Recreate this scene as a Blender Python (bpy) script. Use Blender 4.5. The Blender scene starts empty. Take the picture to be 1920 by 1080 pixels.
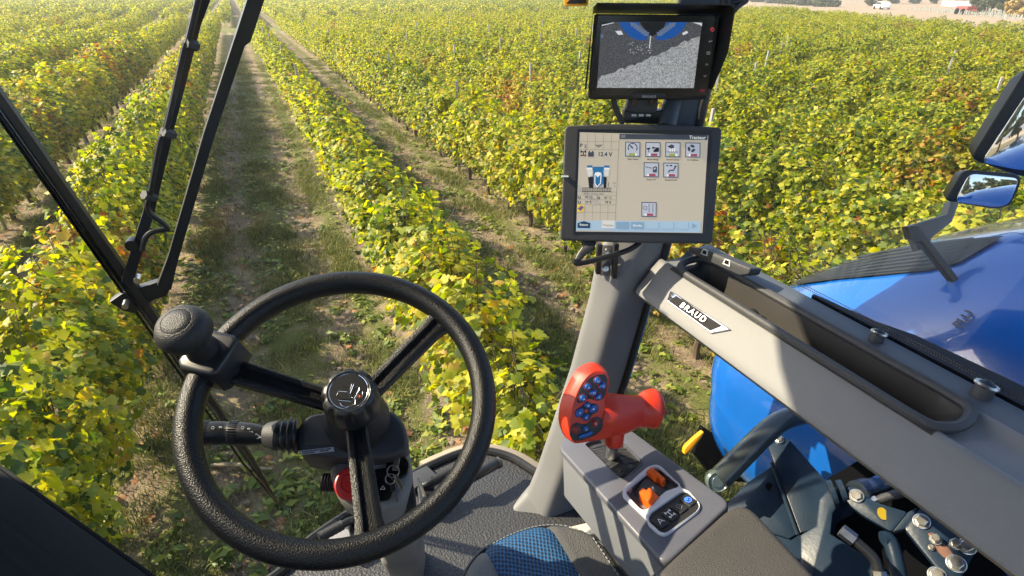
import bpy, bmesh, math, random
import numpy as np
from mathutils import Vector, Matrix

random.seed(7)
rng = np.random.default_rng(7)
S = bpy.context.scene
COL = S.collection
PI = math.pi
Z3 = Vector((0, 0, 1))

# ------------------------------------------------------------------ camera, light, exposure
EYE = Vector((0, 0, 3.7))                      # operator's eye above the ground, rows run along +Y
FPX, PCX, PCY = 1030.0, 960.0, 540.0
PITCH, YAW = math.radians(28.532), math.radians(24.407)
cd = bpy.data.cameras.new('camera')
cam = bpy.data.objects.new('camera', cd)
COL.objects.link(cam)
cam.location = EYE
cam.rotation_euler = (PI / 2 - PITCH, 0, -YAW)
cd.sensor_width = 36.0
cd.lens = FPX / 1920.0 * 36.0
cd.clip_start, cd.clip_end = 0.02, 4000
S.camera = cam

SUN_EL, SUN_AZ = math.radians(38), math.radians(-57)   # azimuth from +Y, negative = to the left
sun_dir = Vector((math.sin(SUN_AZ) * math.cos(SUN_EL), math.cos(SUN_AZ) * math.cos(SUN_EL), math.sin(SUN_EL)))
W = bpy.data.worlds.new('World')
S.world = W
W.use_nodes = True
wn = W.node_tree
sky = wn.nodes.new('ShaderNodeTexSky')
sky.sky_type = 'NISHITA'
sky.sun_disc = False
sky.sun_elevation = SUN_EL
sky.sun_rotation = SUN_AZ
sky.air_density, sky.dust_density, sky.ozone_density = 1.0, 1.6, 1.0
wn.links.new(sky.outputs[0], wn.nodes['Background'].inputs[0])
wn.nodes['Background'].inputs[1].default_value = 0.15
sl = bpy.data.lights.new('sun', 'SUN')
sl.energy, sl.angle, sl.color = 4.8, math.radians(0.53), (1.0, 0.85, 0.60)
so = bpy.data.objects.new('sun', sl)
COL.objects.link(so)
so.rotation_euler = sun_dir.to_track_quat('Z', 'Y').to_euler()
so.location = (0, 0, 30)
S.view_settings.view_transform = 'Standard'
S.view_settings.look = 'None'
S.view_settings.exposure = 1.12
S.view_settings.gamma = 1
S.view_settings.use_curve_mapping = False
S.render.engine = 'CYCLES'
S.cycles.use_denoising = True
S.cycles.max_bounces = 8
S.cycles.transparent_max_bounces = 12
S.cycles.caustics_reflective = False
S.cycles.caustics_refractive = False

# ------------------------------------------------------------------ measuring helpers (camera model -> real positions)
_c, _s, _cp, _sp = math.cos(YAW), math.sin(YAW), math.cos(PITCH), math.sin(PITCH)
RT = Vector((_c, -_s, 0))
HF = Vector((_s, _c, 0))
FW = HF * _cp - Z3 * _sp
UP = HF * _sp + Z3 * _cp


def ray(x, y):
    return RT * ((x - PCX) / FPX) - UP * ((y - PCY) / FPX) + FW


def at(x, y, d):
    return EYE + ray(x, y) * d


def on(x, y, p0, n):
    r = ray(x, y)
    return EYE + r * ((p0 - EYE).dot(n) / r.dot(n))


def E3(x, y, z):
    return EYE + Vector((x, y, z))


def frame(o, xa, ya):
    xa = xa.normalized()
    za = xa.cross(ya).normalized()
    ya = za.cross(xa)
    return Matrix(((xa.x, ya.x, za.x, o.x), (xa.y, ya.y, za.y, o.y), (xa.z, ya.z, za.z, o.z), (0, 0, 0, 1)))


def loc2(x, y, M, h=0.0):
    """where the sight line of a measured point meets the plane z=h of frame M, in M's own coordinates"""
    n = M.to_3x3().col[2]
    return M.inverted() @ on(x, y, M.translation + n * h, n)


# ------------------------------------------------------------------ materials
MATS = {}


def mat(name, col, rough=0.5, metal=0.0, bump=0.0, bscale=300.0, var=0.0, vscale=8.0, spec=0.5, emit=None, estr=1.0, coat=0.0, trans=None):
    if name in MATS:
        return MATS[name]
    m = bpy.data.materials.new(name)
    m.use_nodes = True
    nt = m.node_tree
    b = nt.nodes['Principled BSDF']
    b.inputs['Base Color'].default_value = (*col, 1)
    b.inputs['Roughness'].default_value = rough
    b.inputs['Metallic'].default_value = metal
    b.inputs['Specular IOR Level'].default_value = spec
    b.inputs['Coat Weight'].default_value = coat
    b.inputs['Coat Roughness'].default_value = 0.04
    if name == 'blue_paint':
        b.inputs['Coat IOR'].default_value = 1.55
    if emit:
        b.inputs['Emission Color'].default_value = (*emit, 1)
        b.inputs['Emission Strength'].default_value = estr
    tc = nt.nodes.new('ShaderNodeTexCoord')
    if bump:
        nz = nt.nodes.new('ShaderNodeTexVoronoi')
        nz.inputs['Scale'].default_value = bscale
        nt.links.new(tc.outputs['Object'], nz.inputs['Vector'])
        bp = nt.nodes.new('ShaderNodeBump')
        bp.inputs['Strength'].default_value = bump
        bp.inputs['Distance'].default_value = 0.002
        nt.links.new(nz.outputs['Distance'], bp.inputs['Height'])
        nt.links.new(bp.outputs[0], b.inputs['Normal'])
    if var:
        nz = nt.nodes.new('ShaderNodeTexNoise')
        nz.inputs['Scale'].default_value = vscale
        nz.inputs['Detail'].default_value = 8
        nt.links.new(tc.outputs['Object'], nz.inputs['Vector'])
        mx = nt.nodes.new('ShaderNodeMix')
        mx.data_type = 'RGBA'
        mx.inputs[6].default_value = (*[c * (1 - var) for c in col], 1)
        mx.inputs[7].default_value = (*[min(1, c * (1 + var)) for c in col], 1)
        nt.links.new(nz.outputs['Fac'], mx.inputs[0])
        nt.links.new(mx.outputs[2], b.inputs['Base Color'])
        mr = nt.nodes.new('ShaderNodeMapRange')
        mr.inputs['To Min'].default_value = max(0.02, rough * 0.8)
        mr.inputs['To Max'].default_value = min(1, rough * 1.25)
        nt.links.new(nz.outputs['Fac'], mr.inputs['Value'])
        nt.links.new(mr.outputs[0], b.inputs['Roughness'])
    MATS[name] = m
    return m


def glass_mat(name, tint, refl, lim=.010):
    m = bpy.data.materials.new(name)
    m.use_nodes = True
    nt = m.node_tree
    nt.nodes.remove(nt.nodes['Principled BSDF'])
    out = nt.nodes['Material Output']
    tr = nt.nodes.new('ShaderNodeBsdfTransparent')
    tr.inputs[0].default_value = (*tint, 1)
    gl = nt.nodes.new('ShaderNodeBsdfGlossy')
    gl.inputs['Roughness'].default_value = 0.0
    fr = nt.nodes.new('ShaderNodeFresnel')
    fr.inputs['IOR'].default_value = 1.5
    mu = nt.nodes.new('ShaderNodeMath')
    mu.operation = 'MULTIPLY'
    mu.inputs[1].default_value = refl
    mn = nt.nodes.new('ShaderNodeMath')
    mn.operation = 'MINIMUM'
    mn.inputs[1].default_value = lim
    mx = nt.nodes.new('ShaderNodeMixShader')
    nt.links.new(fr.outputs[0], mu.inputs[0])
    nt.links.new(mu.outputs[0], mn.inputs[0])
    nt.links.new(mn.outputs[0], mx.inputs[0])
    nt.links.new(tr.outputs[0], mx.inputs[1])
    nt.links.new(gl.outputs[0], mx.inputs[2])
    nt.links.new(mx.outputs[0], out.inputs[0])
    return m


RUBBER = mat('wheel_rubber', (0.004, 0.005, 0.0075), 0.42, bump=0.32, bscale=520, spec=.4)
BLACK = mat('black_plastic', (0.016, 0.017, 0.019), 0.38, var=0.25, vscale=30)
BLACKG = mat('gloss_black', (0.008, 0.009, 0.011), 0.12)
BLACKT = mat('textured_black', (0.018, 0.019, 0.022), 0.5, bump=0.35, bscale=700)
CHAR = mat('charcoal_plastic', (0.05, 0.052, 0.058), 0.5, bump=0.25, bscale=800, var=0.15, vscale=12)
GREY = mat('grey_trim', (0.205, 0.208, 0.215), 0.5, bump=0.22, bscale=900, var=0.14, vscale=5)
GREYD = mat('tray_grey', (0.034, 0.031, 0.029), 0.5, bump=0.25, bscale=900, var=0.08, vscale=10)
GREYC = mat('console_grey', (0.17, 0.18, 0.20), 0.42, bump=0.2, bscale=900, var=0.12, vscale=6)
CONTOP = mat('console_top_grey', (0.115, 0.12, 0.148), 0.32, bump=0.1, bscale=1200, var=0.08, vscale=20)
COLGREY = mat('column_grey', (0.19, 0.185, 0.18), 0.55, bump=0.3, bscale=700, var=0.1, vscale=20)
PADG = mat('armrest_vinyl', (0.058, 0.055, 0.053), 0.55, bump=0.4, bscale=600, var=0.08, vscale=14)
CHROME = mat('chrome', (0.75, 0.76, 0.78), 0.12, metal=1.0)
SILVER = mat('satin_silver', (0.66, 0.67, 0.71), 0.3, metal=0.0)
STEEL = mat('zinc_steel', (0.62, 0.60, 0.56), 0.3, metal=1.0, var=0.2, vscale=60)
RED = mat('red_lever', (0.66, 0.042, 0.018), 0.36, bump=0.06, bscale=900, var=0.05, vscale=30)
REDB = mat('red_button', (0.62, 0.03, 0.03), 0.35)
ORANGE = mat('orange_plastic', (0.85, 0.13, 0.01), 0.4)
BLUEB = mat('blue_button', (0.01, 0.10, 0.42), 0.3)
WHITE = mat('white_print', (0.8, 0.8, 0.8), 0.5)
BLUEP = mat('blue_paint', (0.006, 0.11, 0.46), 0.22, coat=1.0, var=0.06, vscale=3)
DARKP = mat('dark_steel_sky_tint', (0.012, 0.026, 0.048), 0.36, spec=.35, var=0.4, vscale=14, bump=0.06, bscale=160)  # dark paint; the blue in its base stands in for reflected sky
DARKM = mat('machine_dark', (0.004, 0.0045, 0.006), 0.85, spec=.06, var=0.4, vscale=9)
YEL = mat('yellow_dot', (0.75, 0.5, 0.02), 0.5)
WARN = mat('orange_sticker', (0.85, 0.36, 0.01), 0.5)
MIRR = mat('mirror_glass', (0.82, 0.84, 0.86), 0.0, metal=1.0)
GLASS_F = glass_mat('windshield_glass', (0.965, 0.975, 0.97), 0.35)
GLASS_S = glass_mat('side_glass', (0.95, 0.965, 0.97), 2.0)
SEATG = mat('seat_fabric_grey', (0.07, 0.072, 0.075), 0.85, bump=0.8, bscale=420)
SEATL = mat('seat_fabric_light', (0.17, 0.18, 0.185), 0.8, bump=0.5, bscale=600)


# ------------------------------------------------------------------ mesh helpers
def box(bm, M, sx, sy, sz, bev=0.0, seg=2):
    """box centred on M's origin"""
    r = bmesh.ops.create_cube(bm, size=1.0, matrix=M @ Matrix.Diagonal((sx, sy, sz, 1)))
    if bev:
        es = list({e for v in r['verts'] for e in v.link_edges})
        bmesh.ops.bevel(bm, geom=es, offset=bev, segments=seg, affect='EDGES', profile=0.5)


def prism(bm, pts, ext, bev=0.0, seg=3, both=False):
    """polygon pts (front face) extruded by ext (vector or list of back points)"""
    n = len(pts)
    back = [p + ext for p in pts] if isinstance(ext, Vector) else ext
    f = [bm.verts.new(p) for p in pts]
    b = [bm.verts.new(p) for p in back]
    ff = bm.faces.new(f)
    fb = bm.faces.new(b[::-1])
    sides = []
    for i in range(n):
        sides.append(bm.faces.new((f[i], b[i], b[(i + 1) % n], f[(i + 1) % n])))
    bmesh.ops.recalc_face_normals(bm, faces=[ff, fb] + sides)
    if bev:
        es = list(ff.edges) + (list(fb.edges) if both else [])
        bmesh.ops.bevel(bm, geom=es, offset=bev, segments=seg, affect='EDGES', profile=0.5)


def sheet(bm, pts):
    return bm.faces.new([bm.verts.new(p) for p in pts])


def smooth_path(pts, k=6, closed=False):
    out, n = [], len(pts)
    rngi = range(n if closed else n - 1)
    for i in rngi:
        p0 = pts[(i - 1) % n] if closed or i > 0 else pts[0]
        p1, p2 = pts[i], pts[(i + 1) % n]
        p3 = pts[(i + 2) % n] if closed or i + 2 < n else pts[-1]
        for j in range(k):
            t = j / k
            out.append(0.5 * ((2 * p1) + (p2 - p0) * t + (2 * p0 - 5 * p1 + 4 * p2 - p3) * t * t + (3 * p1 - p0 - 3 * p2 + p3) * t ** 3))
    if not closed:
        out.append(pts[-1])
    return out


def tube(bm, pts, r, n=12, closed=False, cap=True, flat=1.0, nrm=None):
    m = len(pts)
    rings, prev = [], None
    for i, p in enumerate(pts):
        a = pts[(i + 1) % m] if closed or i < m - 1 else pts[i]
        b = pts[i - 1] if closed or i > 0 else pts[i]
        t = (a - b).normalized()
        if nrm is not None:
            u = (nrm - t * nrm.dot(t)).normalized()
        elif prev is None:
            u = t.orthogonal().normalized()
        else:
            u = (prev - t * prev.dot(t)).normalized()
        prev = u
        v = t.cross(u)
        rr = r[i] if isinstance(r, (list, tuple)) else r
        rings.append([bm.verts.new(p + u * (math.cos(2 * PI * k / n) * rr * flat) + v * (math.sin(2 * PI * k / n) * rr)) for k in range(n)])
    fs = []
    for i in range(m if closed else m - 1):
        A, B = rings[i], rings[(i + 1) % m]
        for k in range(n):
            fs.append(bm.faces.new((A[k], A[(k + 1) % n], B[(k + 1) % n], B[k])))
    if cap and not closed:
        fs.append(bm.faces.new(rings[0][::-1]))
        fs.append(bm.faces.new(rings[-1]))
    bmesh.ops.recalc_face_normals(bm, faces=fs)


def lathe(bm, M, prof, n=40, mod=None):
    rings = []
    for r, z in prof:
        ring = []
        for k in range(n):
            a = 2 * PI * k / n
            rr = r * (mod(a, z) if mod else 1.0)
            ring.append(bm.verts.new(M @ Vector((rr * math.cos(a), rr * math.sin(a), z))))
        rings.append(ring)
    fs = []
    for A, B in zip(rings, rings[1:]):
        for k in range(n):
            fs.append(bm.faces.new((A[k], A[(k + 1) % n], B[(k + 1) % n], B[k])))
    fs.append(bm.faces.new(rings[0][::-1]))
    fs.append(bm.faces.new(rings[-1]))
    bmesh.ops.recalc_face_normals(bm, faces=fs)


def loft(bm, sections, closed=True, caps=True):
    rings = [[bm.verts.new(p) for p in s] for s in sections]
    fs, n = [], len(sections[0])
    for A, B in zip(rings, rings[1:]):
        for k in range(n if closed else n - 1):
            fs.append(bm.faces.new((A[k], A[(k + 1) % n], B[(k + 1) % n], B[k])))
    if caps:
        fs.append(bm.faces.new(rings[0][::-1]))
        fs.append(bm.faces.new(rings[-1]))
    bmesh.ops.recalc_face_normals(bm, faces=fs)


def rounded(pts, r, k=4):
    """round the corners of a flat polygon"""
    out, n = [], len(pts)
    for i in range(n):
        p, a, b = pts[i], pts[i - 1], pts[(i + 1) % n]
        ra = min(r, (a - p).length * 0.45)
        rb = min(r, (b - p).length * 0.45)
        s, e = p + (a - p).normalized() * ra, p + (b - p).normalized() * rb
        for j in range(k + 1):
            t = j / k
            out.append(s * (1 - t) ** 2 + p * 2 * t * (1 - t) + e * t * t)
    return out


def rrect(w, h, r, k=5, cx=0, cy=0):
    return rounded([Vector((cx - w / 2, cy - h / 2, 0)), Vector((cx + w / 2, cy - h / 2, 0)), Vector((cx + w / 2, cy + h / 2, 0)), Vector((cx - w / 2, cy + h / 2, 0))], r, k)


def circ(cx, cy, r, n=20):
    return [Vector((cx + r * math.cos(2 * PI * k / n), cy + r * math.sin(2 * PI * k / n), 0)) for k in range(n)]


def ring_prism(bm, outer, inner, ext):
    """flat ring between two loops of equal count, extruded"""
    n = len(outer)
    o1, i1 = [bm.verts.new(p) for p in outer], [bm.verts.new(p) for p in inner]
    o2, i2 = [bm.verts.new(p + ext) for p in outer], [bm.verts.new(p + ext) for p in inner]
    fs = []
    for k in range(n):
        j = (k + 1) % n
        fs += [bm.faces.new((o1[k], o1[j], i1[j], i1[k])), bm.faces.new((o2[j], o2[k], i2[k], i2[j])),
               bm.faces.new((o1[j], o1[k], o2[k], o2[j])), bm.faces.new((i1[k], i1[j], i2[j], i2[k]))]
    bmesh.ops.recalc_face_normals(bm, faces=fs)


def mesh_of(name, bm, mats, angle=35):
    me = bpy.data.meshes.new(name)
    bm.to_mesh(me)
    bm.free()
    for m in (mats if isinstance(mats, (list, tuple)) else [mats]):
        me.materials.append(m)
    me.polygons.foreach_set('use_smooth', [True] * len(me.polygons))
    me.set_sharp_from_angle(angle=math.radians(angle))
    return me


def link(o, parent=None):
    COL.objects.link(o)
    if parent is not None:
        o.parent = parent
        if parent.type == 'EMPTY':
            o.matrix_parent_inverse = Matrix.LocRotScale(parent.location, parent.rotation_euler, None).inverted()
    return o


def obj(name, bm, mats, parent=None, angle=35, label=None):
    o = bpy.data.objects.new(name, mesh_of(name, bm, mats, angle))
    if label:
        o['label'] = label
    return link(o, parent)


def tag(o, label=None, cat=None, group=None, kind=None):
    for k, v in (('label', label), ('category', cat), ('group', group), ('kind', kind)):
        if v:
            o[k] = v
    return o


def thing(name, label, cat, loc=(0, 0, 0), group=None):
    o = bpy.data.objects.new(name, None)
    o.empty_display_size = 0.1
    o.location = loc
    COL.objects.link(o)
    return tag(o, label, cat, group)


def new():
    return bmesh.new()


def text_into(bm, s, M, size, depth=0.0, align='CENTER', shear=0.0, midx=0, space=1.0, bold=0.0):
    cu = bpy.data.curves.new('lettering', 'FONT')
    cu.body, cu.size, cu.extrude, cu.align_x, cu.align_y, cu.shear = s, size, depth, align, 'CENTER', shear
    cu.space_character = space
    cu.offset = bold
    cu.resolution_u = 2
    ob = bpy.data.objects.new('lettering', cu)
    me = bpy.data.meshes.new_from_object(ob)
    me.transform(M)
    k = len(bm.faces)
    bm.from_mesh(me)
    bm.faces.ensure_lookup_table()
    for f in bm.faces[k:]:
        f.material_index = midx
    bpy.data.objects.remove(ob)
    bpy.data.curves.remove(cu)
    bpy.data.meshes.remove(me)


def T(x, y, z=0):
    return Matrix.Translation((x, y, z))




# ================================================================== OUTDOORS
SP = 2.8                                       # row spacing
ROWX0 = 1.25                                   # the row to the right of the track
PATH0, PATH1 = 66.0, 73.0                      # grassy headland between the two blocks


def ground_pt(x, y):
    return on(x, y, Vector((0, 0, 0)), Z3)


EDGE_A, EDGE_B = [Vector((p.x, p.y, 0)) for p in (on(1430, 8, Vector((0, 0, 1.75)), Z3), on(1900, 44, Vector((0, 0, 1.75)), Z3))]       # far right edge of the vineyard
EDGE_N = Z3.cross(EDGE_B - EDGE_A).normalized()
if EDGE_N.x < 0:
    EDGE_N = -EDGE_N


def beyond_edge(p, m=0.0):
    return (p - EDGE_A).dot(EDGE_N) > m


def ground_material():
    m = bpy.data.materials.new('vineyard_soil_and_grass')
    m.use_nodes = True
    nt = m.node_tree
    N, L = nt.nodes, nt.links
    b = N['Principled BSDF']
    b.inputs['Roughness'].default_value = 0.95
    b.inputs['Specular IOR Level'].default_value = 0.15
    geo = N.new('ShaderNodeNewGeometry')
    sep = N.new('ShaderNodeSeparateXYZ')
    L.new(geo.outputs['Position'], sep.inputs[0])

    def noise(sc, det=8, rough=0.6):
        n = N.new('ShaderNodeTexNoise')
        n.inputs['Scale'].default_value = sc
        n.inputs['Detail'].default_value = det
        n.inputs['Roughness'].default_value = rough
        L.new(geo.outputs['Position'], n.inputs['Vector'])
        return n.outputs['Fac']

    def math_(op, a, bb=None, cl=False):
        n = N.new('ShaderNodeMath')
        n.operation = op
        n.use_clamp = cl
        for i, v in enumerate((a, bb)):
            if v is None:
                continue
            if isinstance(v, (int, float)):
                n.inputs[i].default_value = v
            else:
                L.new(v, n.inputs[i])
        return n.outputs[0]

    def mix(f, a, c):
        n = N.new('ShaderNodeMix')
        n.data_type = 'RGBA'
        for i, v in ((0, f), (6, a), (7, c)):
            if isinstance(v, tuple):
                n.inputs[i].default_value = (*v, 1)
            else:
                L.new(v, n.inputs[i])
        return n.outputs[2]

    def ramp(f, lo, hi):
        n = N.new('ShaderNodeMapRange')
        n.inputs['From Min'].default_value = lo
        n.inputs['From Max'].default_value = hi
        n.interpolation_type = 'SMOOTHSTEP'
        L.new(f, n.inputs['Value'])
        return n.outputs[0]

    soil = mix(ramp(noise(9), .35, .7), (0.25, 0.19, 0.135), (0.44, 0.355, 0.255))
    soil = mix(ramp(noise(60, 4), .4, .75), soil, (0.13, 0.095, 0.07))
    straw = mix(noise(120, 4), (0.29, 0.22, 0.125), (0.54, 0.44, 0.27))
    soil = mix(ramp(noise(2.2), .48, .62), soil, straw)
    grass = mix(noise(45, 5), (0.06, 0.085, 0.02), (0.22, 0.23, 0.07))
    grass = mix(ramp(noise(5), .5, .75), grass, (0.22, 0.20, 0.09))
    # wheel tracks: distance from the middle of the lane
    ph = math_('DIVIDE', math_('SUBTRACT', sep.outputs['X'], ROWX0), SP)
    fr = math_('ABSOLUTE', math_('SUBTRACT', math_('FRACT', ph), 0.5))         # 0 lane middle .. 0.5 under the row
    rut = math_('ABSOLUTE', math_('SUBTRACT', fr, 0.20))
    wob = math_('MULTIPLY', math_('SUBTRACT', noise(1.1), 0.5), 0.25)
    g = ramp(math_('ADD', math_('ADD', rut, wob), math_('MULTIPLY', math_('SUBTRACT', noise(4, 9, .7), .5), .5)), 0.01, 0.17)
    under = ramp(math_('ADD', fr, math_('MULTIPLY', math_('SUBTRACT', noise(3), .5), .2)), .36, .45)
    gg = math_('MULTIPLY', g, math_('SUBTRACT', 1.0, under), True)
    base = mix(gg, soil, grass)
    L.new(base, b.inputs['Base Color'])
    bp = N.new('ShaderNodeBump')
    bp.inputs['Strength'].default_value = 0.9
    bp.inputs['Distance'].default_value = 0.05
    L.new(math_('ADD', noise(14, 10, .7), math_('MULTIPLY', noise(90, 4), .4)), bp.inputs['Height'])
    L.new(bp.outputs[0], b.inputs['Normal'])
    return m


def flat_mat(name, c1, c2, sc):
    m = mat(name, c1, 0.95, spec=0.1)
    nt = m.node_tree
    g = nt.nodes.new('ShaderNodeNewGeometry')
    n = nt.nodes.new('ShaderNodeTexNoise')
    n.inputs['Scale'].default_value = sc
    n.inputs['Detail'].default_value = 10
    n.inputs['Roughness'].default_value = 0.65
    mx = nt.nodes.new('ShaderNodeMix')
    mx.data_type = 'RGBA'
    mx.inputs[6].default_value = (*c1, 1)
    mx.inputs[7].default_value = (*c2, 1)
    nt.links.new(g.outputs['Position'], n.inputs['Vector'])
    nt.links.new(n.outputs['Fac'], mx.inputs[0])
    nt.links.new(mx.outputs[2], nt.nodes['Principled BSDF'].inputs['Base Color'])
    return m


bm = new()
# near patch finely divided and gently uneven, then the plain out to the horizon
xs = [-2500, -600, -150, -40] + [-12 + 0.25 * i for i in range(97)] + [40, 150, 600, 2500]
ys = [-2500, -600, -120, -30] + [-2 + 0.3 * i for i in range(91)] + [45, 110, 300, 800, 2500]
grid = []
for y in ys:
    row = []
    for x in xs:
        near = -12 < x < 12 and -2 < y < 25
        fr = abs(((x - ROWX0) / SP) % 1 - .5)
        z = (-0.05 * math.exp(-((fr - .2) / .07) ** 2) + random.uniform(-.018, .018) + .02 * math.sin(y * 1.3 + x)) if near else 0
        row.append(bm.verts.new((x, y, z)))
    grid.append(row)
for j in range(len(ys) - 1):
    for i in range(len(xs) - 1):
        bm.faces.new((grid[j][i], grid[j][i + 1], grid[j + 1][i + 1], grid[j + 1][i]))
tag(obj('ground', bm, ground_material(), angle=180), kind='structure')


def ground_sheet(name, pts, m, z):
    bm = new()
    sheet(bm, [Vector((p.x, p.y, z)) for p in pts])
    bmesh.ops.recalc_face_normals(bm, faces=bm.faces[:])
    if bm.faces[:][0].normal.z < 0:
        bmesh.ops.reverse_faces(bm, faces=bm.faces[:])
    return tag(obj(name, bm, m), kind='structure')


ed = (EDGE_B - EDGE_A).normalized()
A0, B0 = EDGE_A - ed * 900, EDGE_B + ed * 400
ground_sheet('grass_path', [Vector((-300, PATH0 - .5, 0)), Vector((300, PATH0 - .5, 0)), Vector((300, PATH1 + .5, 0)), Vector((-300, PATH1 + .5, 0))],
             flat_mat('path_grass', (0.10, 0.12, 0.035), (0.26, 0.25, 0.10), 1.2), 0.012)
ground_sheet('dirt_track', [A0, B0, B0 + EDGE_N * 9, A0 + EDGE_N * 9], flat_mat('pale_track_dirt', (0.48, 0.35, 0.22), (0.62, 0.50, 0.35), 0.6), 0.02)
ground_sheet('ploughed_field', [A0 + EDGE_N * 9, B0 + EDGE_N * 9, B0 + EDGE_N * 160, A0 + EDGE_N * 160], flat_mat('ploughed_soil', (0.34, 0.25, 0.17), (0.46, 0.36, 0.25), 0.25), 0.016)
ground_sheet('far_meadow', [A0 + EDGE_N * 160, B0 + EDGE_N * 160, B0 + EDGE_N * 900, A0 + EDGE_N * 900], flat_mat('far_meadow_grass', (0.16, 0.17, 0.06), (0.30, 0.27, 0.12), 0.05), 0.016)

# ------------------------------------------------------------------ leaves


def leaf_material(name, stops, transl=0.5, rough=0.45):
    m = bpy.data.materials.new(name)
    m.use_nodes = True
    nt = m.node_tree
    N, L = nt.nodes, nt.links
    b = N['Principled BSDF']
    b.inputs['Roughness'].default_value = rough
    b.inputs['Specular IOR Level'].default_value = 0.5
    g = N.new('ShaderNodeNewGeometry')
    oi = N.new('ShaderNodeObjectInfo')
    ns = N.new('ShaderNodeTexNoise')
    ns.inputs['Scale'].default_value = 0.35
    ns.inputs['Detail'].default_value = 3
    L.new(g.outputs['Position'], ns.inputs['Vector'])
    # per leaf, per plant and slow field-wide drift of ripeness
    a = N.new('ShaderNodeMath'); a.operation = 'MULTIPLY_ADD'
    L.new(oi.outputs['Random'], a.inputs[0]); a.inputs[1].default_value = 0.16; a.inputs[2].default_value = -0.08
    c = N.new('ShaderNodeMath'); c.operation = 'MULTIPLY_ADD'
    L.new(ns.outputs['Fac'], c.inputs[0]); c.inputs[1].default_value = 0.6; c.inputs[2].default_value = -0.33
    d = N.new('ShaderNodeMath'); d.operation = 'ADD'
    L.new(a.outputs[0], d.inputs[0]); L.new(c.outputs[0], d.inputs[1])
    e = N.new('ShaderNodeMath'); e.operation = 'ADD'; e.use_clamp = True
    L.new(g.outputs['Random Per Island'], e.inputs[0]); L.new(d.outputs[0], e.inputs[1])
    r = N.new('ShaderNodeValToRGB')
    els = r.color_ramp.elements
    while len(els) < len(stops):
        els.new(0.5)
    for el, (p, col) in zip(els, stops):
        el.position = p
        el.color = (*col, 1)
    L.new(e.outputs[0], r.inputs[0])
    L.new(r.outputs[0], b.inputs['Base Color'])
    t = N.new('ShaderNodeBsdfTranslucent')
    hs = N.new('ShaderNodeHueSaturation')
    hs.inputs['Value'].default_value = 1.5
    hs.inputs['Saturation'].default_value = 1.1
    L.new(r.outputs[0], hs.inputs['Color'])
    L.new(hs.outputs[0], t.inputs[0])
    mx = N.new('ShaderNodeMixShader')
    mx.inputs[0].default_value = transl
    L.new(b.outputs[0], mx.inputs[1])
    L.new(t.outputs[0], mx.inputs[2])
    L.new(mx.outputs[0], N['Material Output'].inputs[0])
    return m


VSTOPS = [(0.0, (0.045, 0.085, 0.012)), (0.18, (0.12, 0.18, 0.02)), (0.40, (0.26, 0.31, 0.028)), (0.600, (0.42, 0.43, 0.035)), (0.604, (0.34, 0.09, 0.03)), (0.612, (0.42, 0.22, 0.04)),
          (0.616, (0.43, 0.44, 0.038)), (0.8, (0.54, 0.50, 0.045)), (0.96, (0.60, 0.52, 0.05)), (1.0, (0.48, 0.33, 0.06))]
VLEAF = leaf_material('vine_leaf', VSTOPS, rough=.5)
ALEAF = leaf_material('turning_vine_leaf', [(0.0, (0.06, 0.09, 0.015)), (0.25, (0.25, 0.28, 0.03)), (0.6, (0.52, 0.44, 0.05)), (0.78, (0.46, 0.26, 0.05)), (0.92, (0.38, 0.12, 0.03)), (1.0, (0.28, 0.13, 0.05))], rough=.55)
BARK = mat('vine_bark', (0.11, 0.08, 0.06), 0.9, bump=0.8, bscale=60, var=0.4, vscale=20)
POSTM = mat('weathered_post', (0.36, 0.34, 0.31), 0.8, var=0.25, vscale=12)
GRAPE = mat('dark_grape', (0.015, 0.012, 0.05), 0.35, var=0.4, vscale=40)

LEAF_OUT = np.array([(0, -.26), (.24, -.48), (.50, -.28), (.40, -.08), (.58, .18), (.34, .28), (.03, .60), (-.32, .30), (-.57, .16), (-.40, -.06), (-.48, -.30), (-.22, -.50)])
LEAF_LOW = np.array([(0, -.45), (.5, -.1), (.05, .58), (-.5, .0)])


def leaf_soup(pos, nor, size, outline, g, fold=0.18):
    """many leaves at pos facing nor; each leaf a fan round a sunken midrib point"""
    n, k = len(pos), len(outline)
    up = g.normal(size=(n, 3)) * 0.5 + np.array([0, 0, -1.0])
    zx = nor / np.linalg.norm(nor, axis=1, keepdims=True)
    yx = up - zx * (up * zx).sum(1, keepdims=True)
    yx /= np.linalg.norm(yx, axis=1, keepdims=True) + 1e-9
    xx = np.cross(yx, zx)
    jit = 1 + g.normal(size=(n, k, 1)) * 0.10
    o = outline[None] * jit * size[:, None, None]
    curl = (g.uniform(-.1, 1.2, (n, 1)) * fold)
    lift = -(np.abs(o[..., 0]) * curl) - (o[..., 1] ** 2) / size[:, None] * g.uniform(-.2, .6, (n, 1))
    v = pos[:, None] + xx[:, None] * o[..., :1] + yx[:, None] * o[..., 1:] + zx[:, None] * lift[..., None]
    if k > 4:
        v = np.concatenate([v, pos[:, None] - yx[:, None] * 0.0], 1)
        tri = np.array([(i, (i + 1) % k, k) for i in range(k)])
        kk = k + 1
    else:
        tri = np.array([(0, 1, 2), (0, 2, 3)])
        kk = k
    f = (np.arange(n)[:, None, None] * kk + tri[None]).reshape(-1, 3)
    return v.reshape(-1, 3), f


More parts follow.
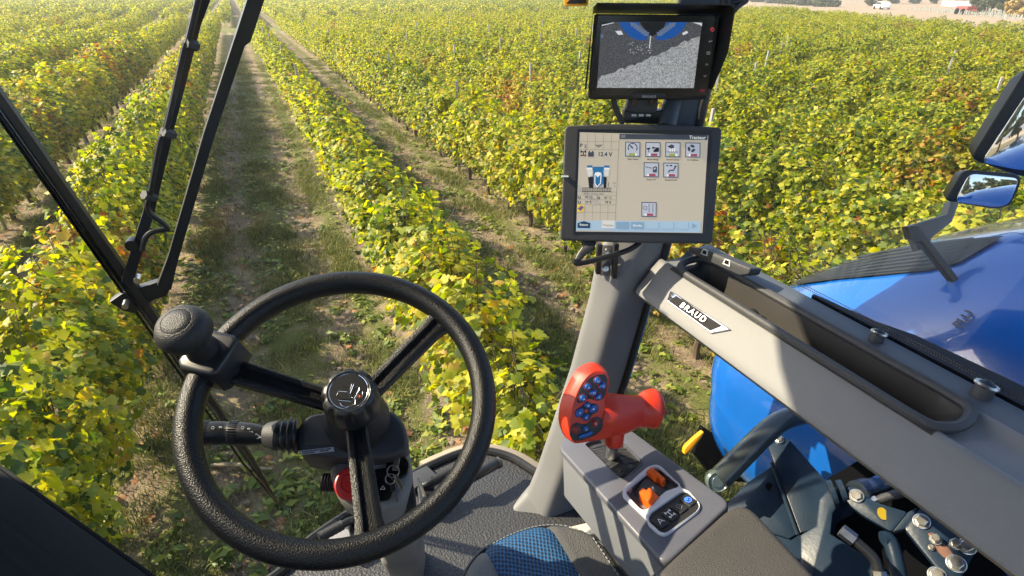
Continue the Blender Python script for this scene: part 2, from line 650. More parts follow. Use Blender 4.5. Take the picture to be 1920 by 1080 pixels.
def mesh_np(name, v, f, m, smooth=False):
    me = bpy.data.meshes.new(name)
    me.vertices.add(len(v))
    me.vertices.foreach_set('co', np.asarray(v, np.float32).ravel())
    me.loops.add(len(f) * 3)
    me.loops.foreach_set('vertex_index', np.asarray(f, np.int32).ravel())
    me.polygons.add(len(f))
    me.polygons.foreach_set('loop_start', np.arange(0, len(f) * 3, 3, dtype=np.int32))
    me.polygons.foreach_set('loop_total', np.full(len(f), 3, np.int32))
    me.update()
    me.validate()
    me.materials.append(m)
    if smooth:
        me.polygons.foreach_set('use_smooth', [True] * len(me.polygons))
    return me


def canopy(seed, length, per_m, size, outline, fold_=.18, top=1.60, bottom=0.60, half=0.235):
    g = np.random.default_rng(seed)
    n = int(length * per_m)
    t = g.uniform(-.5, .5, n) * length
    ph = g.uniform(0, 6, 6)
    hump = 1 + .10 * np.sin(t * 5 + ph[0]) + .07 * np.sin(t * 11 + ph[1])
    u = g.beta(1.5, 1.15, n)
    z = bottom + .14 * np.sin(t * 6 + ph[2]) + u * (top - bottom) * hump
    wid = half * (0.55 + .75 * np.sin(np.clip(u, .05, .96) * PI) ** .6) * (1 + .22 * np.sin(t * 7 + ph[3] + u * 4))
    side = g.choice([-1, 1], n)
    x = side * wid * np.sqrt(g.uniform(.08, 1.0, n)) + g.normal(size=n) * .03
    # long shoots that stick out of the hedge
    ns = int(length * 11)
    for _ in range(ns):
        k = max(3, int(per_m * .012))
        s0 = g.uniform(-.5, .5) * length
        d = np.array([g.normal() * .7, g.normal() * .5, abs(g.normal()) * .6 + .15])
        d /= np.linalg.norm(d)
        L_ = np.linspace(.05, g.uniform(.25, .62), k)
        sh = np.array([np.sign(d[0]) * half * .7, s0, bottom + (top - bottom) * g.uniform(.45, 1.0)])
        d[0] *= .75
        d[2] = min(d[2], .55)
        pts = sh + d * L_[:, None] - np.array([0, 0, .5]) * (L_[:, None] ** 2)
        x = np.concatenate([x, pts[:, 0]]); t = np.concatenate([t, pts[:, 1]]); z = np.concatenate([z, pts[:, 2]])
        side = np.concatenate([side, np.full(k, np.sign(d[0]))]); u = np.concatenate([u, np.full(k, .8)])
    N_ = len(x)
    pos = np.stack([x, t, z], 1) + g.normal(size=(N_, 3)) * .025
    nor = np.stack([side * (0.9 - .5 * u), g.normal(size=N_) * .55, .25 + .9 * u + g.normal(size=N_) * .35], 1) + g.normal(size=(N_, 3)) * .35
    sz = size * g.uniform(.45, 1.45, N_)
    return leaf_soup(pos, nor, sz, outline, g, fold_)


def trunk_mesh(seed):
    g = random.Random(seed)
    bm = new()
    p = Vector((g.uniform(-.03, .03), g.uniform(-.05, .05), -.05))
    pts, rs = [p.copy()], [.042]
    for i in range(6):
        p = p + Vector((g.uniform(-.03, .03), g.uniform(-.05, .05), .14))
        pts.append(p.copy())
        rs.append(.038 - i * .003 + g.uniform(-.004, .006))
    tube(bm, smooth_path(pts, 2), [rs[min(6, i // 2)] for i in range(13)], 7)
    for s in (-1, 1):
        a = [p.copy(), p + Vector((0, s * .15, .10)), p + Vector((g.uniform(-.05, .05), s * .34, .12)), p + Vector((0, s * .52, .15))]
        tube(bm, a, [.026, .02, .016, .012], 6)
    for _ in range(11):
        q = p + Vector((g.uniform(-.05, .05), g.uniform(-.45, .45), .12))
        tube(bm, [q, q + Vector((g.uniform(-.1, .1), g.uniform(-.1, .1), .35)), q + Vector((g.uniform(-.32, .32), g.uniform(-.25, .25), g.uniform(.6, .95)))], [.006, .005, .003], 5)
    return mesh_of('trunk', bm, BARK)


def grape_mesh(seed):
    g = random.Random(seed)
    bm = new()
    for k in range(26):
        z = -.005 * k
        r = .035 * (1 - k / 30) + .006
        a = k * 2.4
        bmesh.ops.create_icosphere(bm, subdivisions=1, radius=.0095, matrix=T(r * math.cos(a), r * math.sin(a), z))
    return mesh_of('grape_bunch', bm, GRAPE)


NV = 9
FOL = [mesh_np('foliage', *canopy(100 + i, 1.2, 1500, .064, LEAF_OUT, fold_=.34), ALEAF if i >= 7 else VLEAF) for i in range(NV)]
FOLW = [mesh_np('foliage', *canopy(150 + i, 1.2, 1900, .064, LEAF_OUT, fold_=.34, half=.37, bottom=.48, top=1.66), ALEAF if i >= 7 else VLEAF) for i in range(NV)]
TRK = [trunk_mesh(i) for i in range(5)]
GRP = [grape_mesh(i) for i in range(2)]
MIDF = [mesh_np('mid_foliage', *canopy(200 + i, 1.2, 1200, .075, LEAF_LOW, half=.35, bottom=.5), ALEAF if i == 5 else VLEAF) for i in range(6)]
FARF = [mesh_np('far_foliage', *canopy(300 + i, 4.1, 380, .15, LEAF_LOW, half=.34), VLEAF) for i in range(5)]


def in_frame(p, mx=140):
    q = p - EYE
    d = q.dot(FW)
    if d < .5:
        return False
    x, y = PCX + FPX * q.dot(RT) / d, PCY - FPX * q.dot(UP) / d
    return -mx < x < 1920 + mx and -mx - 150 < y < 1080 + mx * 3


spots = []
for r in range(-34, 90):
    X = ROWX0 + SP * r - (.16 if r == -1 else 0)
    y = -14.0
    while y < 62:
        P = Vector((X, y + random.uniform(-.06, .06), 0))
        spots.append((r, P))
        y += 1.05
vis = sorted([(((P - EYE).length), r, P) for r, P in spots if P.y < PATH0 - 1 and in_frame(P + Z3 * .9) and P.y > 1.4], key=lambda a: a[0])
# vines right by the cab in the rows it straddles
HIDE_X = lambda P: (0.9 < P.x < 3.5 and P.y < 1.9)
near = [v for v in vis if not HIDE_X(v[2])][:300]
ORDN = ['first', 'second', 'third', 'fourth', 'fifth', 'sixth', 'seventh', 'eighth', 'ninth', 'tenth', 'eleventh', 'twelfth']
ROWNAME = {0: 'in the row right of the track', -1: 'in the row left of the track'}
for k_ in range(1, 12):
    ROWNAME[k_] = 'in the %s row right of the track' % ORDN[k_]
for k_ in range(2, 12):
    ROWNAME[-k_] = 'in the %s row left of the track' % ORDN[k_ - 1]
def row_width(r):
    return .84 if r == -1 else (1.1 if r < 0 else (1.0 if r <= 1 else 1.08))


seen_row = {}


def make_vine(i):
    root = thing('grapevine', '', 'grapevine')
    link(bpy.data.objects.new('foliage', FOL[i]), root)
    link(bpy.data.objects.new('trunk', TRK[i % len(TRK)]), root)
    for k in range(2):
        gb = link(bpy.data.objects.new('grape_bunch', GRP[k]), root)
        gb.location = (random.choice((-1, 1)) * random.uniform(.16, .27), random.uniform(-.4, .4), random.uniform(.62, .85))
    root['label'] = 'x'
    return root


protos = [make_vine(i) for i in range(NV)]
used = set()
taken = set()
for i, (d, r, P) in enumerate(near):
    k = random.randrange(NV - 2) if random.random() > (.13 if abs(r + .5) < 2 else .06) else NV - 1 - random.randrange(2)
    taken.add((r, round(P.y, 3)))
    if k not in used:
        root = protos[k]
        used.add(k)
    else:
        src = protos[k]
        root = src.copy()
        COL.objects.link(root)
        for ch in src.children:
            c2 = ch.copy()
            COL.objects.link(c2)
            c2.parent = root
    for ch in root.children:
        if ch.data in FOL and r != 0:
            ch.data = FOLW[FOL.index(ch.data)]
        elif ch.data in FOLW and r == 0:
            ch.data = FOL[FOLW.index(ch.data)]
    root.location = P
    root.rotation_euler = (0, 0, random.choice((0, PI)) + random.uniform(-.06, .06))
    sc = random.uniform(.93, 1.08)
    root.scale = (sc * random.uniform(.95, 1.12) * row_width(r), 1, sc * (1.06 if r < 0 else 1.0))
    root['group'] = 'grapevines ' + ROWNAME.get(r, 'in the rows of the right-hand field' if r > 0 else 'in the far left rows')
    seen_row[r] = seen_row.get(r, 0) + 1
    root['label'] = {1: 'nearest ', 2: 'second nearest ', 3: 'third nearest '}.get(seen_row[r], '') + ('rusty gold grapevine ' if k >= NV - 2 else 'yellow green grapevine ') + ROWNAME.get(r, 'in the dense rows of the right-hand field' if r > 0 else 'in the rows at the far left')
for k in range(NV):
    if k not in used:
        for ch in list(protos[k].children):
            bpy.data.objects.remove(ch)
        bpy.data.objects.remove(protos[k])


def scatter(name, meshes, pts, rots, scales, idx, kind='stuff', mats_=None):
    """one object of many instanced pieces (only for masses nobody could count)"""
    me = bpy.data.meshes.new(name + '_points')
    me.from_pydata([tuple(p) for p in pts], [], [])
    for an, ty, data, prop in (('rot', 'FLOAT_VECTOR', np.asarray(rots, np.float32).ravel(), 'vector'), ('scl', 'FLOAT_VECTOR', np.asarray(scales, np.float32).ravel(), 'vector'), ('idx', 'INT', np.asarray(idx, np.int32), 'value')):
        a = me.attributes.new(an, ty, 'POINT')
        a.data.foreach_set(prop, data)
    src = bpy.data.collections.new(name + '_pieces')
    for i, m in enumerate(meshes):
        src.objects.link(bpy.data.objects.new('%s_piece_%02d' % (name, i), m))
    ng = bpy.data.node_groups.new(name, 'GeometryNodeTree')
    ng.interface.new_socket('Geometry', in_out='INPUT', socket_type='NodeSocketGeometry')
    ng.interface.new_socket('Geometry', in_out='OUTPUT', socket_type='NodeSocketGeometry')
    N, L = ng.nodes, ng.links
    gi, go = N.new('NodeGroupInput'), N.new('NodeGroupOutput')
    ci = N.new('GeometryNodeCollectionInfo')
    ci.inputs['Collection'].default_value = src
    ci.inputs['Separate Children'].default_value = True
    ci.inputs['Reset Children'].default_value = True
    ip = N.new('GeometryNodeInstanceOnPoints')
    ip.inputs['Pick Instance'].default_value = True

    def attr(nm, ty):
        n = N.new('GeometryNodeInputNamedAttribute')
        n.data_type = ty
        n.inputs['Name'].default_value = nm
        return n.outputs['Attribute']
    L.new(gi.outputs[0], ip.inputs['Points'])
    L.new(ci.outputs[0], ip.inputs['Instance'])
    L.new(attr('idx', 'INT'), ip.inputs['Instance Index'])
    e2r = N.new('FunctionNodeEulerToRotation')
    L.new(attr('rot', 'FLOAT_VECTOR'), e2r.inputs[0])
    L.new(e2r.outputs[0], ip.inputs['Rotation'])
    L.new(attr('scl', 'FLOAT_VECTOR'), ip.inputs['Scale'])
    L.new(ip.outputs[0], go.inputs[0])
    o = bpy.data.objects.new(name, me)
    COL.objects.link(o)
    md = o.modifiers.new('pieces', 'NODES')
    md.node_group = ng
    return tag(o, kind=kind)


# the rest of the near block (instances), rows behind the machine for the mirrors, then the far block
P_, R_, S_, I_ = [], [], [], []


def put(P, k, s):
    wr = row_width(round((P.x - ROWX0) / SP)) if P.y < PATH0 else 1.1
    P_.append(P)
    R_.append((0, 0, random.choice((0, PI)) + random.uniform(-.05, .05)))
    S_.append((s * random.uniform(.95, 1.15) * wr, 1, s * (1.06 if P.x < 0 else 1.0)))
    I_.append(k)


for r, P in spots:
    if (r, round(P.y, 3)) in taken or HIDE_X(P):
        continue
    d = (P - EYE).length
    if -1 < P.x < 1.2 and P.y < 1.5:
        continue
    if in_frame(P + Z3 * 1.0) and P.y > 1.4:
        if beyond_edge(P):
            continue
        put(P, (random.randrange(6) if random.random() < .1 else random.randrange(5)) if d > 26 else 6 + random.randrange(NV - 2), random.uniform(.92, 1.08))
    elif -6 < r < 9 and P.y < 14 and not (-2 < P.x < 3.6 and -8 < P.y < 2.0):
        put(P, random.randrange(6), 1.0)
scatter('vine_rows', MIDF + FOLW, P_, R_, S_, I_)
P_, R_, S_, I_ = [], [], [], []
for r in range(-60, 190):
    X = ROWX0 + SP * r + .6
    y = PATH1 + 2
    while y < 420:
        P = Vector((X, y, 0))
        if in_frame(P + Z3 * 1.2, 60) and not beyond_edge(P, -2) and random.random() > .02:
            put(P, random.randrange(5), random.uniform(.9, 1.1))
        y += 4.0
for r in range(30, 150):                      # right part of the near block, far from the camera
    X = ROWX0 + SP * r
    y = -30.0
    while y < PATH0:
        P = Vector((X, y, 0))
        if r >= 90 or y < -14:
            if in_frame(P + Z3 * 1.2, 60) and not beyond_edge(P, -2):
                put(P, random.randrange(5), random.uniform(.9, 1.1))
        y += 4.0
scatter('far_vine_rows', FARF, P_, R_, S_, I_)

# ------------------------------------------------------------------ trellis posts and wires
bm = new()
box(bm, T(0, 0, .98), .05, .045, 2.02, .004, 1)
post_me = mesh_of('post_shaft', bm, POSTM)
n = 0
for r in range(-6, 16):
    for k in range(10):
        P = Vector((ROWX0 + SP * r + random.uniform(-.05, .05), 3.6 + k * 6.3 + random.uniform(-.3, .3) + (r % 3) * 1.9, 0))
        if in_frame(P + Z3 * 1.9) and P.y < PATH0 - 1 and not beyond_edge(P) and not HIDE_X(P) and n < 110 and not (r in (-1, 0) and P.y < 16):
            o = bpy.data.objects.new('trellis_post', post_me)
            COL.objects.link(o)
            o.location = P
            o.rotation_euler = (random.uniform(-.03, .03), random.uniform(-.03, .03), random.uniform(0, 1))
            side = 'right-hand field' if r > 0 else ('row beside the cab' if r == 0 else 'rows left of the track')
            tag(o, 'weathered grey trellis post standing among the vines ' + ROWNAME.get(r, 'of the ' + side), 'post', 'trellis posts ' + ROWNAME.get(r, 'of the ' + side))
            n += 1
for r in range(-3, 7):
    X = ROWX0 + SP * r
    bm = new()
    for z in (.72, 1.25):
        tube(bm, [Vector((X, 2.2 if r >= 0 else 1.0, z)), Vector((X, 20, z)), Vector((X, PATH0 - 2, z))], .0016, 4)
    o = obj('trellis_wire', bm, STEEL)
    tag(o, 'thin steel trellis wires strung through the vines ' + ROWNAME[r], 'wire', 'trellis wires')

# ------------------------------------------------------------------ grass, weeds, clods, fallen leaves in the lanes near the cab


def blade_tuft(seed, n, h, spread, w):
    g = np.random.default_rng(seed)
    v, f = [], []
    for i in range(n):
        a, r0 = g.uniform(0, 2 * PI), spread * math.sqrt(g.uniform())
        x, y = r0 * math.cos(a), r0 * math.sin(a)
        d = g.uniform(0, 2 * PI)
        L_ = h * g.uniform(.5, 1.2)
        ln = g.uniform(.15, 1.0)
        dx, dy = math.cos(d), math.sin(d)
        px, py = -dy * w / 2, dx * w / 2
        b = len(v)
        for t_, ww in ((0, 1), (.55, .8), (1, 0.05)):
            cx, cy, cz = x + dx * L_ * ln * t_ ** 1.6, y + dy * L_ * ln * t_ ** 1.6, L_ * (t_ - .35 * ln * t_ * t_)
            v += [(cx - px * ww, cy - py * ww, cz), (cx + px * ww, cy + py * ww, cz)]
        f += [(b, b + 1, b + 3), (b, b + 3, b + 2), (b + 2, b + 3, b + 5), (b + 2, b + 5, b + 4)]
    return v, f


GRASS = leaf_material('grass_blade', [(0, (0.05, 0.08, 0.015)), (.4, (0.13, 0.17, 0.03)), (.75, (0.24, 0.25, 0.06)), (1, (0.42, 0.35, 0.16))], .3, .6)
STRAW = leaf_material('dry_straw', [(0, (0.22, 0.16, 0.09)), (.5, (0.40, 0.31, 0.18)), (1, (0.55, 0.46, 0.30))], .15, .8)
WEED = leaf_material('weed_leaf', [(0, (0.07, 0.12, 0.018)), (.6, (0.18, 0.25, 0.035)), (1, (0.40, 0.40, 0.07))], .3, .5)
DRYL = leaf_material('fallen_leaf', [(0, (0.30, 0.20, 0.10)), (.4, (0.42, 0.30, 0.15)), (.65, (0.40, 0.14, 0.05)), (.85, (0.48, 0.36, 0.08)), (1, (0.5, 0.42, 0.30))], .2, .7)
G_ME = [mesh_np('tuft', *blade_tuft(i, 26, .085, .10, .006), GRASS) for i in range(4)]
S_ME = [mesh_np('straw', *blade_tuft(20 + i, 16, .05, .16, .005), STRAW) for i in range(3)]
W_ME = []
for i in range(3):
    g = np.random.default_rng(60 + i)
    k = 14
    a = g.uniform(0, 2 * PI, k)
    pos = np.stack([np.cos(a) * .05, np.sin(a) * .05, g.uniform(.015, .06, k)], 1) * g.uniform(.4, 1.6, (k, 1))
    nor = np.stack([np.cos(a) * .4, np.sin(a) * .4, np.ones(k)], 1)
    W_ME.append(mesh_np('weed', *leaf_soup(pos, nor, g.uniform(.03, .065, k), LEAF_LOW * np.array([.7, 1.2]), g), WEED))
g = np.random.default_rng(90)
D_ME = [mesh_np('fallen', *leaf_soup(np.array([[0, 0, .012]]), np.array([[.2, .1, 1.]]), np.array([.085]), LEAF_OUT, np.random.default_rng(91 + i), .5), DRYL) for i in range(4)]
C_ME = []
CLOD = mat('soil_clod', (0.26, 0.20, 0.145), 0.95, var=0.3, vscale=15)
for i in range(3):
    bm = new()
    bmesh.ops.create_icosphere(bm, subdivisions=2, radius=.03)
    rr = random.Random(i)
    for v in bm.verts:
        v.co *= rr.uniform(.7, 1.2)
        v.co.z *= .6
    C_ME.append(mesh_of('clod', bm, CLOD, 180))

from mathutils import noise as mnoise


def lane_points(n, ymax, fn):
    out = []
    while len(out) < n:
        x = random.uniform(-7.5, 9.5)
        y = 1.2 + (ymax - 1.2) * random.random() ** 1.6
        if -.8 < x < .75 and y < 1.3:
            continue
        fr = abs(((x - ROWX0) / SP) % 1 - .5)
        nz = mnoise.noise(Vector((x * .9, y * .9, 3))) + .5 * mnoise.noise(Vector((x * 2.5, y * 2.5, 9)))
        if random.random() < fn(fr, nz):
            out.append((x, y))
    return out


def scat(name, meshes, pl, s0, s1):
    k = len(pl)
    return scatter(name, meshes, [(x, y, -.012) for x, y in pl], [(0, 0, random.uniform(0, 6.28)) for _ in pl],
                   [(lambda s: (s, s, s * random.uniform(.7, 1.2)))(random.uniform(s0, s1)) for _ in pl], [random.randrange(len(meshes)) for _ in range(k)])


def gfun(fr, nz):
    rut = abs(fr - .2)
    base = (.9 if rut > .09 else .12) * (1 if fr < .38 else .35)
    return max(0, min(1, base * (.30 + nz * 1.7)))


scat('grass', G_ME, lane_points(38000, 38, gfun), .6, 1.6)
scat('weeds', W_ME, lane_points(5200, 26, lambda fr, nz: max(0, .35 - nz)), .6, 1.7)
scat('dry_grass', S_ME, lane_points(9000, 24, lambda fr, nz: max(.1, .6 - nz * .9)), .6, 1.6)
scat('fallen_leaves', D_ME, lane_points(3200, 24, lambda fr, nz: .25 + 1.5 * max(0, fr - .25)), .5, 1.2)
scat('soil_clods', C_ME, lane_points(3200, 18, lambda fr, nz: .8 if abs(fr - .2) < .08 or fr > .4 else .08), .3, 1.5)

TW = []
TWIG = mat('dry_twig', (0.20, 0.145, 0.10), .85, var=.4, vscale=30)
for i in range(3):
    bm = new()
    rr = random.Random(40 + i)
    p, pts_ = Vector((-.15, 0, .012)), []
    for k in range(5):
        pts_.append(p.copy())
        p = p + Vector((.075, rr.uniform(-.025, .025), rr.uniform(-.004, .012)))
    tube(bm, pts_, [.005, .0045, .004, .0035, .002], 5)
    tube(bm, [pts_[2], pts_[2] + Vector((.06, rr.choice((-.05, .05)), .02))], [.003, .0015], 4)
    TW.append(mesh_of('twig', bm, TWIG))
scat('prunings', TW, lane_points(1100, 20, lambda fr, nz: .15 + .8 * max(0, fr - .2)), .5, 1.4)

bm = new()
a, b = ground_pt(398, 877), ground_pt(512, 884)
tube(bm, smooth_path([a + Z3 * .03, a.lerp(b, .35) + Z3 * .035 + Vector((.01, .02, 0)), a.lerp(b, .7) + Z3 * .03, b + Z3 * .03], 4), [.014, .016, .017, .018, .018, .018, .018, .017, .017, .016, .015, .014, .012], 8)
tag(obj('stick', bm, mat('bare_stick', (0.42, 0.33, 0.22), 0.8, var=.3, vscale=30)), 'pale bare stick lying on the ground below the steering stalk', 'stick')


# ------------------------------------------------------------------ trees, barn and small things beyond the field
TLEAF = leaf_material('tree_leaf', [(0, (0.03, 0.05, 0.012)), (.5, (0.06, 0.085, 0.02)), (1, (0.12, 0.13, 0.03))], .25, .6)
TLEAFO = leaf_material('autumn_leaf', [(0, (0.25, 0.16, 0.03)), (.5, (0.40, 0.27, 0.05)), (1, (0.5, 0.36, 0.08))], .25, .6)


def tree(P, h, w, seed, label, name='broadleaf_tree', lm_=None, cat='tree', group=None, stem=.22):
    g = np.random.default_rng(seed)
    root = thing(name, label, cat, P, group)
    bm = new()
    pts = [P + Vector((0, 0, -.2)), P + Vector((.1 * w, 0, h * stem)), P + Vector((0, .05 * w, h * .6)), P + Vector((0, 0, h * .85))]
    tube(bm, smooth_path(pts, 3), [h * .035 * (1 - i / 12) + .01 for i in range(10)], 8)
    for _ in range(7):
        z = h * g.uniform(.25, .6)
        a = g.uniform(0, 6.28)
        q = P + Vector((0, 0, z))
        tube(bm, [q, q + Vector((math.cos(a) * w * .2, math.sin(a) * w * .2, h * .1)), q + Vector((math.cos(a) * w * .4, math.sin(a) * w * .4, h * .2))], [h * .014, h * .009, h * .004], 6)
    obj('trunk', bm, BARK, root)
    pos, nor = [], []
    for _ in range(26):
        u = g.uniform()
        a = g.uniform(0, 6.28)
        rr = math.sqrt(g.uniform()) * w * .5 * (1 - .55 * abs(u * 2 - .8)) * .85
        c = np.array([rr * math.cos(a), rr * math.sin(a), h * (stem + .08 + (1 - stem - .16) * u)])
        k = 70
        d = g.normal(size=(k, 3))
        d /= np.linalg.norm(d, axis=1, keepdims=True)
        rad = w * g.uniform(.10, .2)
        pos.append(c + d * rad * np.array([1, 1, .75]) * g.uniform(.6, 1.05, (k, 1)))
        nor.append(d + g.normal(size=(k, 3)) * .4 + np.array([0, 0, .3]))
    pos, nor = np.concatenate(pos) + np.array(P), np.concatenate(nor)
    v, f = leaf_soup(pos, nor, w * .075 * g.uniform(.6, 1.3, len(pos)), LEAF_LOW, g)
    link(bpy.data.objects.new('crown', mesh_np('crown', v, f, lm_ or TLEAF)), root)
    return root


def far(x, y, extra=0.0):
    return ground_pt(x, y)


for i, (px, py, h, w, lab) in enumerate([
        (1846, 27, 4.6, 5.5, 'dark green broad tree right of the white barn'),
        (1884, 30, 4.4, 7.5, 'rounded olive green tree at the far right beside the orange bush'),
        (1912, 22, 5.0, 7, 'dark bushy tree at the right end of the far tree line'),
        (1634, 12, 3.4, 4.2, 'lone dark tree by the dirt track behind the upper monitor'),
        (1676, 7, 3.5, 6, 'low dark tree standing left of the barn across the ploughed field'),
        (1712, 7, 3.2, 5, 'small dark green tree between the barn and the lone track tree'),
        (1744, 7, 3.4, 5, 'dark tree closest to the left end of the white barn')]):
    tree(far(px, py), h, w, 900 + i, lab, stem=.05)
for i in range(16):
    px = 1480 + i * 30
    tree(far(px, -7 + (i % 3) * 2.0), 12 + (i * 7) % 5, 18 + (i * 5) % 7, 940 + i, 'distant hazy tree in the wooded line on the horizon', group='distant trees on the horizon')
for i in range(5):
    tree(far(1420 + i * 32, 4 + i * 2.2), 2.2, 7, 960 + i, 'low green hedge bush along the far side of the dirt track', name='hedge_bush', cat='bush', group='hedge bushes along the track', stem=.05)
tree(far(1915, 32), 2.6, 6, 980, 'orange yellow autumn bush at the far right end of the field', name='autumn_bush', lm_=TLEAFO, cat='bush', stem=.05)
# a loose tree line to the left of the machine: what the side window mirrors
for i in range(15):
    a = math.radians(-118 + i * 5.2)
    tree(Vector((math.sin(a) * (88 + 9 * (i % 3)), math.cos(a) * (88 + 9 * (i % 3)), 0)), 9 + (i * 5) % 6, 10 + (i * 3) % 5, 700 + i, 'tree of the loose line beyond the left rows', group='trees beyond the left rows')

# trees behind the machine: they stand in the wing mirrors
for i in range(9):
    tree(Vector((-14 + i * 5.5, -34 - 5 * (i % 3), 0)), 8 + (i * 3) % 4, 7 + (i * 2) % 3, 760 + i, 'dark tree behind the machine, seen in the wing mirrors', group='trees behind the machine')

# barn
bp_ = far(1764, 11)
barn = thing('barn', 'long white barn with a reddish brown roof beyond the fields', 'barn', bp_)
dx = (far(1816, 14) - bp_)
dx.z = 0
Lb = dx.length * 1.05
dxn = dx.normalized()
dyn = Z3.cross(dxn)
bo_ = bp_
if dyn.dot(bp_ - EYE) < 0:                      # keep the long wall towards the cab and the roof up
    bo_, dxn, dyn = bp_ + dxn * Lb, -dxn, -dyn
Mb = frame(bo_, dxn, dyn)
bm = new()
Dp, Hh = 10, 1.7
gable = [Vector((0, 0, -.1)), Vector((0, 0, Hh)), Vector((0, Dp / 2, Hh + 1.5)), Vector((0, Dp, Hh)), Vector((0, Dp, -.1))]
prism(bm, [Mb @ p for p in gable], dxn * Lb)
obj('wall', bm, mat('barn_white', (0.78, 0.76, 0.74), 0.7), barn)
bm = new()
for s in (0, 1):
    y0, y1 = (-.5, Dp / 2) if s == 0 else (Dp + .5, Dp / 2)
    z0 = Hh - .15
    q = [Vector((-.5, y0, z0)), Vector((Lb + .5, y0, z0)), Vector((Lb + .5, y1, Hh + 1.65)), Vector((-.5, y1, Hh + 1.65))]
    prism(bm, [Mb @ (p + Vector((0, 0, .12))) for p in q], Vector((0, 0, -.1)))
obj('roof', bm, mat('barn_roof', (0.33, 0.17, 0.13), 0.8, var=.15, vscale=.8), barn)
bm = new()
for k in range(3):
    box(bm, Mb @ T(Lb * (.25 + .25 * k), -.03, .7), .9, .06, 1.4)
obj('door', bm, mat('barn_door', (0.55, 0.53, 0.52), 0.7), barn)

# red farm trailer and white car by the track
rp = far(1808, 27)
tr_ = thing('farm_trailer', 'small red farm trailer parked by the far end of the white vine sleeves', 'trailer', rp)
Mr = frame(rp, ed, EDGE_N)
bm = new()
box(bm, Mr @ T(0, 0, .95), 3.0, 1.6, .6, .08)
box(bm, Mr @ T(2.3, 0, .7), 1.2, .12, .12)
obj('trailer_body', bm, mat('trailer_red', (0.42, 0.08, 0.06), 0.6), tr_)
for sx in (-.8, .8):
    bm = new()
    lathe(bm, Mr @ T(sx, -.9, .45) @ Matrix.Rotation(PI / 2, 4, 'X'), [(.2, -.12), (.45, -.1), (.45, .1), (.2, .12)], 18)
    obj('wheel', bm, DARKM, tr_)
cp = far(1652, 17.5)
car = thing('parked_car', 'tiny white car parked on the dirt track near the lone tree', 'car', cp)
Mc = frame(cp, ed, EDGE_N)
bm = new()
prof = [Vector((-2.1, -.85, .3)), Vector((-2.1, -.85, .85)), Vector((-1.2, -.85, .95)), Vector((-.6, -.85, 1.42)), Vector((.9, -.85, 1.42)), Vector((1.9, -.85, .95)), Vector((2.1, -.85, .5)), Vector((2.05, -.85, .3))]
prism(bm, [Mc @ p for p in prof], Mc.to_3x3() @ Vector((0, 1.7, 0)), .08, 2, True)
obj('body', bm, mat('car_white', (0.8, 0.8, 0.8), 0.3, coat=.5), car)
bm = new()
prism(bm, [Mc @ p for p in [Vector((-.95, -.87, .98)), Vector((-.5, -.87, 1.34)), Vector((.8, -.87, 1.34)), Vector((1.5, -.87, .98))]], Mc.to_3x3() @ Vector((0, 1.74, 0)))
obj('side_window', bm, BLACKG, car)
for sx in (-1.3, 1.3):
    for sy in (-.8, .8):
        bm = new()
        lathe(bm, Mc @ T(sx, sy, .32) @ Matrix.Rotation(PI / 2, 4, 'X'), [(.15, -.11), (.32, -.1), (.32, .1), (.15, .11)], 16)
        obj('wheel', bm, DARKM, car)
# young vines in white sleeves: pale rows on the field's far edge
bm = new()
box(bm, T(0, 0, .3), .11, .11, .6)
sleeve = mesh_of('sleeve_piece', bm, mat('white_sleeve', (0.33, 0.36, 0.32), 0.7))
pts = []
for i in range(15):
    for j in range(26):
        q = far(1690 + i * 14, 20 + i * 1.25)
        pts.append(q + EDGE_N * (j * .9 + 1) + ed * random.uniform(-.1, .1))
scatter('young_vine_sleeves', [sleeve], pts, [(0, 0, 0)] * len(pts), [(1, 1, random.uniform(.8, 1.2)) for _ in pts], [0] * len(pts))


# ================================================================== CAB STRUCTURE
FLZ = -1.25                                    # floor below the eye
# floor
fl = [(-.62, .45), (-.5, .78), (-.30, .93), (-.149, 1.0), (-.077, 1.06), (.165, 1.145), (.30, 1.175), (.40, 1.175), (.48, 1.12), (.53, 1.03), (.62, .8), (.72, .4), (.72, -.6), (-.62, -.6)]
bm = new()
prism(bm, [E3(x, y, FLZ) for x, y in smooth_path([Vector((a, b, 0)) for a, b in fl[:11]], 4) for x, y in [(x.x, x.y)] ] if False else [E3(p.x, p.y, FLZ) for p in smooth_path([Vector((a, b, 0)) for a, b in fl[:11]], 4)] + [E3(a, b, FLZ) for a, b in fl[11:]], Vector((0, 0, -.06)), .006)
FLOORM = mat('floor_mat', (0.048, 0.050, 0.055), 0.55, bump=1.0, bscale=170, var=.35, vscale=120)
floor = tag(obj('cab_floor', bm, FLOORM), kind='structure')
# rim round the floor: rubber seal, then a sand coloured ledge
path = smooth_path([Vector((a, b, 0)) for a, b in fl[:11]], 5)
def offs(path, d):
    out = []
    for i, p in enumerate(path):
        t = (path[min(i + 1, len(path) - 1)] - path[max(i - 1, 0)]).normalized()
        out.append(p + Vector((-t.y, t.x, 0)) * d)
    return out
bm = new()
tube(bm, [E3(p.x, p.y, FLZ + .006) for p in offs(path, .008)], .012, 8)
tag(obj('floor_seal', bm, BLACK), 'black rubber seal running round the front edge of the cab floor', 'seal')
bm = new()
k = int(len(path) * .56)
pa, pb = offs(path, .018)[k:], offs(path, .05)[k:]
loft(bm, [[E3(a.x, a.y, FLZ + .012), E3(b.x, b.y, FLZ - .005), E3(b.x, b.y, FLZ - .05), E3(a.x, a.y, FLZ - .05)] for a, b in zip(pa, pb)])
tag(obj('floor_ledge', bm, mat('sand_ledge', (0.33, 0.27, 0.20), 0.7, var=.15, vscale=20)), 'sand coloured ledge outside the seal at the front right of the floor', 'ledge')

